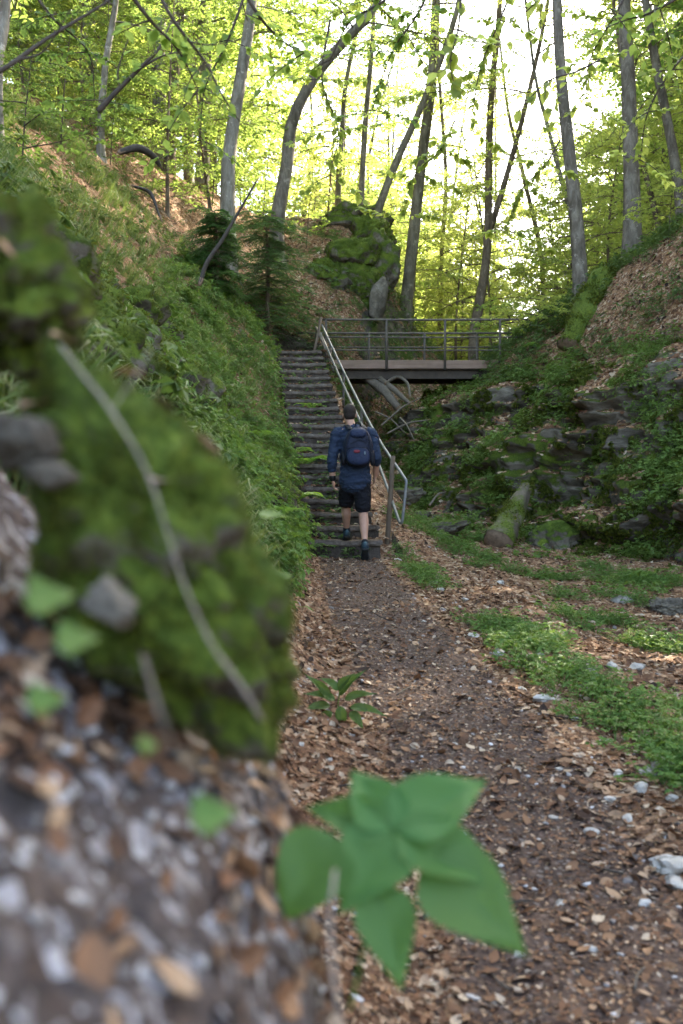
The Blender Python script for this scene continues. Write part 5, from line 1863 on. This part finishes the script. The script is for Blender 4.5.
# ------------------------------------------------------------------ near plants
def broad_leaf(C0, tip, n, width, seed, serr=9):
    """heart shaped serrated blade from C0 to tip with normal n"""
    r_ = np.random.default_rng(seed)
    A = tip - C0; L = np.linalg.norm(A); A = A / L
    S = np.cross(n, A); S /= np.linalg.norm(S); U = np.cross(A, S)
    k = 26
    t = np.linspace(0, 1, k)
    w = np.sin(np.clip(t, 0, 1) ** .58 * math.pi) ** 1.05 * (1 - .1 * t)
    w = w + .10 * w * (np.arange(k) % 2)
    cols = np.linspace(-1, 1, 9)
    V = []
    for i in range(k):
        for c in cols:
            q = C0 + A * L * t[i] + S * c * w[i] * width * .5
            q = q + U * L * (.10 * abs(c) * w[i] - .16 * t[i] ** 2 + .02 * math.sin(9 * t[i] + 3 * abs(c)))
            V.append(q)
    V = np.array(V)
    a = np.arange(k - 1)[:, None] * 9; b = np.arange(8)[None]
    return Geo().add(V, np.stack([a + b, a + b + 1, a + 9 + b + 1, a + 9 + b], -1).reshape(-1, 4))


def near_plant(name, base, stem, leaves, label, cat='plant', mat='broad', srad=.0022):
    o = empty(name, base, label, cat)
    tube(spline(stem, 12), srad, 6).obj('stem', M['herb'], o, base)
    for i, (c0, tip, n, w) in enumerate(leaves):
        g = broad_leaf(np.array(c0), np.array(tip), np.array(n, float), w, i)
        g.obj('leaf', M[mat], o, base)
    return o


D = 1.02
cc = at(393, 832, D)
nrm = (-.1, -.75, .65)
lv = []
for (tx, ty, dD, w, nn) in [(352, 762, .05, .062, (0, -.6, .8)), (490, 768, .06, .075, (.1, -.6, .8)), (517, 880, -.02, .068, (.2, -.7, .7)), (533, 950, -.06, .09, (.15, -.8, .6)),
                            (340, 908, -.06, .08, (-.1, -.8, .6)), (402, 988, -.09, .06, (0, -.85, .5)), (302, 800, .03, .05, (-.2, -.7, .7)), (272, 922, -.05, .085, (-.2, -.8, .6))]:
    c0 = cc
    if (tx, ty) == (533, 950): c0 = at(425, 862, D - .01)
    if (tx, ty) == (402, 988): c0 = at(378, 888, D - .03)
    if (tx, ty) == (272, 922): c0 = at(338, 838, D - .01)
    lv.append((c0, at(tx, ty, D + dD), nn, w))
base = at(350, 1010, .98)
near_plant('broad_leaved_plant', base, [base, at(368, 930, 1.0), cc], lv, 'out of focus plant with large pointed green leaves at the bottom centre')
# small leafy plants on the bank
D = 2.0
c0 = at(268, 560, D)
near_plant('seedling', at(262, 640, D), [at(262, 640, D), at(262, 600, D), c0], [
    (at(255, 585, D), at(292, 570, D + .02), (0, -.5, .8), .075), (at(272, 612, D), at(262, 655, D - .02), (0, -.6, .8), .05), (at(260, 518, D), at(290, 512, D + .03), (0, -.3, .95), .05)], 'maple seedling with pale leaves behind the edge of the near boulder', 'seedling', 'herb')
D = 3.4
b = hit(338, 722)
D = b[1]
lv = []
for (a, t_) in [((338, 690), (322, 676)), ((338, 690), (352, 672)), ((340, 695), (362, 668)), ((345, 700), (375, 690)), ((350, 708), (388, 712)), ((335, 700), (305, 690)), ((330, 706), (300, 708)), ((332, 712), (312, 728)),
                ((340, 706), (343, 735)), ((350, 712), (365, 728)), ((330, 700), (308, 672))]:
    lv.append((at(*a, D), at(*t_, D - .03), (0, -.55, .8), .055))
near_plant('seedling', b, [b, at(338, 705, D), at(340, 690, D)], lv, 'small green plant with pointed leaves at the left edge of the path', 'plant', 'herb_dark', .003)
for i, (px, py, r, D, lab) in enumerate([(212, 815, 26, .62, 'single yellowish green leaf on the gravel bank near the viewer'), (48, 598, 28, .64, 'pair of small green leaves in the brown leaves at the left'), (45, 700, 22, .62, 'little green seedling at the left edge above the gravel'),
                                          (148, 745, 12, .62, 'tiny pale green leaf below the near boulder'), (75, 640, 24, .63, 'small green leaf under the pair of leaves at the left')]):
    b = at(px, py + r, D)
    ob = near_plant('seedling', b, [b, at(px - 3, py + r * .4, D), at(px, py, D)], [
        (at(px - r * .8, py + r * .25, D - .01), at(px + r, py - r * .3, D), (0, -.7, .7), r * 1.5 * D / FPX), (at(px - r * .2, py, D), at(px - r * .6, py - r * .9, D), (.2, -.6, .7), r * .8 * D / FPX)], lab, 'seedling', 'herb', .0008)
# ------------------------------------------------------------------ the hiker
def m_cloth(name, col, rough=.85, var=.25, scale=30):
    m = NT(name)
    co = m.coord('Object')
    n1 = m.noise(co, 6, 5, .6); n2 = m.noise(co, scale * 8, 3, .6)
    f = m.math('ADD', m.math('MULTIPLY', n1, .6), m.math('MULTIPLY', n2, .4))
    c = m.ramp(f, [(.3, tuple(x * (1 - var) for x in col)), (.7, tuple(x * (1 + var) for x in col))])
    h = m.math('ADD', m.noise(co, 11, 4, .6, .8), m.math('MULTIPLY', n2, .12))
    nd = m.n('BsdfPrincipled')
    m.l(c, nd.inputs['Base Color'])
    nd.inputs['Roughness'].default_value = rough
    nd.inputs['Specular IOR Level'].default_value = .25
    m.l(m.bump(h, .7, .03), nd.inputs['Normal'])
    return m.done(nd.outputs[0])


M['skin'] = m_plain('skin', (.42, .235, .165), .55, 0, .12, 12, .1, .002)
M['hair'] = m_plain('dark_hair', (.022, .014, .010), .7, 0, .4, 60, .8, .006)
M['navy'] = m_cloth('navy_shirt', (.019, .030, .056))
M['shorts'] = m_cloth('black_shorts', (.0085, .009, .013))
M['pack'] = m_cloth('dark_navy_pack', (.012, .016, .034), .6)
M['pack2'] = m_cloth('pack_pocket', (.014, .022, .052), .55)
M['strap'] = m_cloth('pack_webbing', (.008, .009, .014), .6)
M['red'] = m_plain('red_emblem', (.16, .022, .032), .7)
M['greylogo'] = m_plain('grey_emblem', (.16, .2, .24), .6)
M['shoe'] = m_cloth('teal_grey_shoe', (.022, .042, .055), .7)
M['sole'] = m_plain('dark_rubber', (.02, .022, .024), .8, 0, .3, 40)
M['shoe_hi'] = m_plain('shoe_heel_panel', (.05, .10, .12), .6)
M['sock'] = m_cloth('black_sock', (.012, .013, .016))
M['black'] = m_plain('watch_black', (.008, .008, .009), .4)

HP = empty('person', (.16, 11.6, ground(.16, 11.6)), 'hiker seen from behind in a navy shirt and black shorts starting up the stairs', 'person')
hpo = np.array(HP.location)


def chain(P, rx, ry, side=None, seg=16, sm=18):
    """closed limb with elliptical sections: rx across 'side', ry the other way"""
    n = max(sm, len(P))
    C = spline(P, n)
    u = np.linspace(0, 1, n); uk = np.linspace(0, 1, len(P))
    a = np.interp(u, uk, rx); b = np.interp(u, uk, ry)
    T = np.gradient(C, axis=0); T /= np.linalg.norm(T, axis=1)[:, None]
    s = np.array([1.0, 0, 0]) if side is None else np.asarray(side, float)
    S = s - T * (T @ s)[:, None]; S /= np.linalg.norm(S, axis=1)[:, None]
    B = np.cross(T, S)
    an = np.linspace(0, 2 * math.pi, seg, endpoint=False)
    # rounded ends
    e0 = [(C[0] - T[0] * b[0] * k, q) for k, q in ((.85, .5), (.5, .85))]
    e1 = [(C[-1] + T[-1] * b[-1] * k, q) for k, q in ((.5, .85), (.85, .5))]
    rings = [(c, S[0], B[0], a[0] * q, b[0] * q) for c, q in e0] + [(C[i], S[i], B[i], a[i], b[i]) for i in range(n)] + [(c, S[-1], B[-1], a[-1] * q, b[-1] * q) for c, q in e1]
    V = np.concatenate([c + np.outer(np.cos(an) * x, s_) + np.outer(np.sin(an) * y, b_) for c, s_, b_, x, y in rings])
    m = len(rings)
    i = np.arange(m - 1)[:, None] * seg; j = np.arange(seg)[None]; k = (j + 1) % seg
    F = np.stack([i + j, i + k, i + seg + k, i + seg + j], -1).reshape(-1, 4)
    V = np.concatenate([V, [rings[0][0]], [rings[-1][0]]])
    jj = np.arange(seg); kk = (jj + 1) % seg
    cap = np.concatenate([np.stack([np.full(seg, m * seg), kk, jj], 1), np.stack([np.full(seg, m * seg + 1), (m - 1) * seg + jj, (m - 1) * seg + kk], 1)])
    return Geo().add(V, F, cap)


def ball(c, r, rot=None):
    V, F = ico(3)
    V = V * np.asarray(r)
    if rot is not None: V = V @ rot.T
    return Geo().add(V + np.asarray(c), *F)


def fused(name, g, mat, voxel, smooth, parent, off, folds=0.0):
    """the pieces of g grown together into one continuous skin"""
    me = make_mesh(name, g.verts() - off, g.faces(), mat, True)
    o = link(name, me, parent)
    md = o.modifiers.new('remesh', 'REMESH'); md.mode = 'VOXEL'; md.voxel_size = voxel; md.use_smooth_shade = True
    ms = o.modifiers.new('smooth', 'SMOOTH'); ms.iterations = smooth; ms.factor = .5
    dg = bpy.context.evaluated_depsgraph_get()
    m2 = bpy.data.meshes.new_from_object(o.evaluated_get(dg))
    o.modifiers.clear(); o.data = m2
    for p in m2.polygons: p.use_smooth = True
    if folds:
        nvv = len(m2.vertices)
        V = np.zeros(nvv * 3, np.float32); m2.vertices.foreach_get('co', V); V = V.reshape(-1, 3)
        Nn = np.zeros(nvv * 3, np.float32); m2.vertices.foreach_get('normal', Nn); Nn = Nn.reshape(-1, 3)
        q = V * np.array([7, 7, 15]) + .8 * fbm(V * 5, 2)[:, None]
        V = V + Nn * (folds * (1 - 2 * np.abs(fbm(q, 2))))[:, None]
        m2.vertices.foreach_set('co', V.astype(np.float32).ravel()); m2.update()
    if not m2.materials: m2.materials.append(mat)
    return o


A_ = np.array
pel = at(355, 479, 11.60)
waist = at(355, 462, 11.60)
chest = at(354.5, 444, 11.62)
upch = at(353.5, 433, 11.64)
neck = at(351.5, 427.5, 11.67)
headc = at(349.6, 414.5, 11.72)
shL, shR = at(337.5, 434, 11.62), at(371.5, 434.5, 11.62)
elL, elR = at(331.8, 461, 11.56), at(376.5, 457.5, 11.55)
wrL, wrR = at(332.6, 479.5, 11.60), at(375.6, 475, 11.70)
haL, haR = at(334, 489, 11.64), at(374, 484, 11.76)
hipL, hipR = at(348.2, 482, 11.62), at(361.6, 482, 11.60)
knL, knR = at(346.0, 506, 11.86), at(363.2, 512.5, 11.66)
zstep = ST_Z0 + ST_R
anL = A_([at(346.6, 530, 11.99)[0], 12.02, zstep + .095])
gR = ground(.27, 11.50)
anR = A_([at(365.0, 545, 11.40)[0], 11.40, gR + .155])

body = Geo()
torso_pts = [pel + [0, 0, -.06], pel, waist, chest, upch, neck]
body.merge(chain(torso_pts, [.14, .158, .145, .165, .15, .06], [.10, .115, .10, .115, .09, .058]))
body.merge(chain([neck + [0, -.005, -.05], neck, headc + [0, -.01, -.07]], [.06, .054, .054], [.06, .056, .058]))
# head: skull, face, jaw, nose, ears
body.merge(ball(headc + [0, -.006, .022], (.074, .094, .094)))
body.merge(ball(headc + [0, .028, -.045], (.058, .066, .072)))
body.merge(chain([headc + [0, .088, .005], headc + [0, .112, -.028]], [.010, .016], [.010, .014]))
for s in (-1, 1):
    body.merge(ball(headc + [s * .077, -.002, -.012], (.010, .020, .030), rotm(12, 0, s * 20)))
    body.merge(ball(headc + [s * .03, .082, .012], (.016, .012, .012)))
for sh, el, wr, s in ((shL, elL, wrL, -1), (shR, elR, wrR, 1)):
    body.merge(chain([upch * .6 + sh * .4, sh, sh * .5 + el * .5, el], [.07, .062, .047, .04], [.06, .06, .047, .04]))
    body.merge(chain([el, el * .65 + wr * .35, wr * .9 + el * .1, wr], [.04, .043, .028, .026], [.04, .042, .034, .032], (0, 1, 0)))
for hp, kn, an in ((hipL, knL, anL), (hipR, knR, anR)):
    body.merge(chain([hp + [0, 0, .03], hp * .7 + kn * .3, kn * .75 + hp * .25, kn], [.088, .085, .062, .056], [.092, .088, .066, .058]))
    d = kn - an
    back = A_([0, -1, .25])
    body.merge(chain([kn, kn - d * .28 + back * .022, kn - d * .5 + back * .014, kn - d * .78, an + d * .04, an - d * .05], [.055, .057, .05, .036, .034, .036], [.056, .06, .05, .036, .036, .04]))


def hand(wr, ha, s, curl):
    g = Geo()
    d = ha - wr; d /= np.linalg.norm(d)
    fwd = A_([0, 1.0, 0]); fwd = fwd - d * fwd.dot(d); fwd /= np.linalg.norm(fwd)
    inn = np.cross(d, fwd) * 1.0
    if inn[0] * s > 0: inn = -inn                   # palm faces the body
    pc = wr + d * .055
    g.merge(chain([wr - d * .01, wr + d * .03, wr + d * .085], [.024, .036, .040], [.020, .016, .014], fwd))
    for q, (off, L) in enumerate(((.028, .075), (.010, .083), (-.009, .077), (-.026, .06))):
        b = wr + d * .08 + fwd * off
        dd = d * math.cos(.25) + inn * math.sin(.25)
        p1 = b + dd * L * .45
        d2 = d * math.cos(.25 + curl) + inn * math.sin(.25 + curl)
        p2 = p1 + d2 * L * .32
        d3 = d * math.cos(.25 + 1.8 * curl) + inn * math.sin(.25 + 1.8 * curl)
        g.merge(chain([b - dd * .02, p1, p2, p2 + d3 * L * .23], [.0095, .009, .0082, .007], [.0095, .009, .0082, .007], None, 8, 9))
    tb = wr + d * .025 + fwd * .024
    td = d * .75 + fwd * .55 + inn * .3; td /= np.linalg.norm(td)
    t2 = d * .95 + fwd * .15 + inn * .35; t2 /= np.linalg.norm(t2)
    g.merge(chain([tb - td * .015, tb + td * .035, tb + td * .035 + t2 * .03], [.013, .0105, .0085], [.013, .0105, .0085], None, 8, 9))
    return g


body.merge(hand(wrL, haL, -1, .55)); body.merge(hand(wrR, haR, 1, .6))
for an, toe in ((anL, anL + A_([-.01, .15, -.065])), (anR, anR + A_([.0, .13, -.12]))):
    body.merge(chain([an + [0, -.03, -.03], an * .5 + toe * .5 + [0, 0, -.015], toe], [.034, .04, .03], [.036, .03, .018]))
bd = fused('body', body, M['skin'], .0065, 4, HP, hpo)

# hair: short cap at the back and top of the head
hr_ = Geo()
hr_.merge(ball(headc + [0, -.010, .034], (.079, .097, .094)))
hr_.merge(ball(headc + [0, -.040, -.008], (.069, .062, .066)))
hair = fused('hair', hr_, M['hair'], .007, 3, HP, hpo)

# shirt with sleeves pushed up
sg = Geo()
sg.merge(chain([pel + [0, 0, -.035], pel + [0, 0, .05], waist, chest, upch, neck + [0, 0, -.012]], [.186, .180, .164, .185, .165, .066], [.146, .138, .120, .13, .105, .066]))
for sh, el, wr in ((shL, elL, wrL), (shR, elR, wrR)):
    cuff = el * .55 + wr * .45 if wr is wrL else el * .72 + wr * .28
    sg.merge(chain([upch * .5 + sh * .5, sh, sh * .5 + el * .5, el, el * .7 + cuff * .3, cuff], [.08, .074, .060, .053, .054, .046], [.075, .073, .060, .053, .054, .046]))
fused('shirt', sg, M['navy'], .009, 4, HP, hpo, .011)

# shorts
tg = Geo()
tg.merge(chain([pel + [0, 0, .02], pel + [0, 0, -.05], (hipL + hipR) / 2 + [0, 0, -.06]], [.150, .168, .15], [.112, .128, .11]))
for hp, kn in ((hipL, knL), (hipR, knR)):
    hem = hp * .22 + kn * .78
    tg.merge(chain([hp + [0, 0, .03], hp * .6 + hem * .4, hem], [.098, .1, .092], [.112, .108, .096]))
sh_ = fused('shorts', tg, M['shorts'], .009, 3, HP, hpo, .009)

# shoes
for an, toe, s in ((anL, anL + A_([-.012, .17, -.062]), -1), (anR, anR + A_([.0, .155, -.118]), 1)):
    d = toe - an; d = d / np.linalg.norm(d)
    upn = A_([0, -d[2], d[1]])
    if upn[2] < 0: upn = -upn
    heel = an - d * .055 - upn * .055
    ball_ = an + d * .11 - upn * .07
    tip = an + d * .185 - upn * .072
    g = Geo()
    g.merge(chain([heel + upn * .012, (heel + ball_) / 2 + upn * .018, ball_ + upn * .02, tip], [.038, .038, .048, .03], [.04, .042, .036, .022]))
    g.merge(chain([an + upn * .015, an - upn * .03], [.046, .045], [.052, .055]))
    shoe = fused('shoe', g, M['shoe'], .007, 2, HP, hpo)
    so2 = Geo().merge(chain([heel - upn * .026, (heel + ball_) / 2 - upn * .02, ball_ - upn * .02, tip - upn * .012], [.040, .038, .050, .034], [.016, .014, .015, .014]))
    so3 = fused('sole', so2, M['sole'], .006, 1, shoe, hpo)
    hp_ = ball(heel - d * .03 + upn * .03, (.018, .014, .026)).obj('heel_panel', M['shoe_hi'], shoe, hpo)
    sk = chain([an + (knL - anL if s < 0 else knR - anR) * .12, an], [.040, .042], [.042, .044]).obj('sock', M['sock'], HP, hpo)

# watch on the left wrist
wd_ = (wrL - elL) / np.linalg.norm(wrL - elL)
wc = wrL - wd_ * .02
g = chain([wc - wd_ * .010, wc + wd_ * .010], [.036, .036], [.040, .040], (0, 1, 0))
wt = g.obj('watch', M['black'], HP, hpo)
box(wc + A_([-.034, 0, 0]), (.012, .036, .036), None, .005).obj('watch_case', M['black'], wt, hpo)


# backpack
bp = empty('backpack', at(357, 468, 11.40), 'dark navy backpack on the back of the hiker with small red and grey marks', 'backpack')
bpo = np.array(bp.location)


def slab(c, w, h, d, top=.75, seed=0, n=4.0):
    """soft rounded pack volume: superellipse section in the back plane, bulging outwards"""
    V, F = ico(5)
    s = np.sign(V) * np.abs(V) ** .55
    s /= np.linalg.norm(s, axis=1)[:, None] ** .55
    x, y, z = s[:, 0], s[:, 1], s[:, 2]
    tw = 1 - (1 - top) * np.clip(z, 0, 1) ** 1.5
    P = np.stack([x * w / 2 * tw, y * d / 2 * (1 - .12 * z), z * h / 2], 1)
    P = P * (1 + .03 * fbm(P * 7 + seed, 3))[:, None]
    return Geo().add(P + np.asarray(c), *F)


pc = at(358, 447, 11.415)
slab(pc, .345, .47, .20, .72, 1).obj('main_compartment', M['pack'], bp, bpo)
slab(pc + [.0, -.085, -.105], .27, .22, .10, .85, 2).obj('front_pocket', M['pack2'], bp, bpo)
slab(pc + [.0, -.06, .155], .20, .12, .12, .8, 3).obj('top_pocket', M['pack2'], bp, bpo)
for s in (-1, 1):
    slab(pc + [s * .165, .02, -.12], .06, .19, .12, .8, 4 + s).obj('side_pocket', M['strap'], bp, bpo)
    P = [pc + [s * .085, .05, .21], upch + [s * .085, .02, .085], upch + [s * .10, .13, .0]]
    chain([P[0], (P[0] + P[1]) / 2 + [0, -.01, .012], P[1], P[2]], [.030] * 4, [.010] * 4).obj('shoulder_strap', M['strap'], bp, bpo)
    tube(spline([pc + [s * .10, -.085, .17], pc + [s * .135, -.10, .03], pc + [s * .15, -.085, -.16]], 10), .006, 6).obj('compression_strap', M['strap'], bp, bpo)
tube(spline([pc + [-.035, .02, .235], pc + [-.02, -.005, .275], pc + [.02, -.005, .275], pc + [.035, .02, .235]], 12), .008, 6).obj('grab_loop', M['strap'], bp, bpo)
tube(spline([pc + [-.12, -.118, -.02], pc + [0, -.138, -.005], pc + [.12, -.118, -.02]], 14), .004, 5).obj('zip', M['strap'], bp, bpo)
tube(spline([pc + [-.09, -.105, .03], pc + [.07, -.112, .10], pc + [.09, -.105, .05], pc + [-.06, -.11, .12]], 20), .003, 5).obj('bungee_cord', M['strap'], bp, bpo)
slab(pc + [-.015, -.139, -.055], .075, .035, .02, 1, 7).obj('emblem', M['red'], bp, bpo)
slab(pc + [.075, -.136, -.075], .018, .04, .016, 1, 8).obj('zip_pull', M['greylogo'], bp, bpo)
# ------------------------------------------------------------------ light, air, camera
SUN_AZ, SUN_EL = 42.0, 36.0      # degrees right of the viewing direction, above the horizon
w = bpy.data.worlds.new('World')
scene.world = w
w.use_nodes = True
nt = w.node_tree
nt.nodes.clear()
sky = nt.nodes.new('ShaderNodeTexSky')
sky.sky_type = 'NISHITA'
sky.sun_disc = False
sky.sun_elevation = R(SUN_EL)
sky.sun_rotation = R(SUN_AZ)
sky.altitude = 400
sky.air_density = 1.0
sky.dust_density = 4.0
sky.ozone_density = 1.0
bg = nt.nodes.new('ShaderNodeBackground')
bg.inputs['Strength'].default_value = .15
wo = nt.nodes.new('ShaderNodeOutputWorld')
nt.links.new(sky.outputs[0], bg.inputs[0])
nt.links.new(bg.outputs[0], wo.inputs[0])
sl = bpy.data.lights.new('sun', 'SUN')
sl.energy = 3.2
sl.angle = R(.6)
sl.color = (1, .93, .8)
so = bpy.data.objects.new('sun', sl)
COL.objects.link(so)
d = Vector((math.sin(R(SUN_AZ)) * math.cos(R(SUN_EL)), math.cos(R(SUN_AZ)) * math.cos(R(SUN_EL)), math.sin(R(SUN_EL))))
so.rotation_euler = d.to_track_quat('Z', 'Y').to_euler()
so.location = d * 60

cam = bpy.data.cameras.new('camera')
cam.sensor_fit = 'VERTICAL'
cam.sensor_height = 36
cam.lens = FPX / 1024 * 36
cam.clip_start = .05
cam.clip_end = 600
cam.dof.use_dof = True
cam.dof.focus_distance = 11.8
cam.dof.aperture_fstop = 3.0
co_ = bpy.data.objects.new('camera', cam)
COL.objects.link(co_)
co_.rotation_euler = (math.pi / 2 + PITCH, 0, 0)
scene.camera = co_

vs = scene.view_settings
vs.view_transform = 'Standard'
vs.look = 'None'
vs.exposure = 3.38
vs.gamma = 1
vs.use_white_balance = True
vs.white_balance_temperature = 7100
vs.white_balance_tint = 10
cy = scene.cycles
cy.use_denoising = True
cy.use_adaptive_sampling = True
cy.adaptive_threshold = .02
cy.max_bounces = 7
cy.diffuse_bounces = 4
cy.glossy_bounces = 2
cy.transmission_bounces = 4
cy.sample_clamp_indirect = 6
cy.caustics_reflective = False
cy.caustics_refractive = False
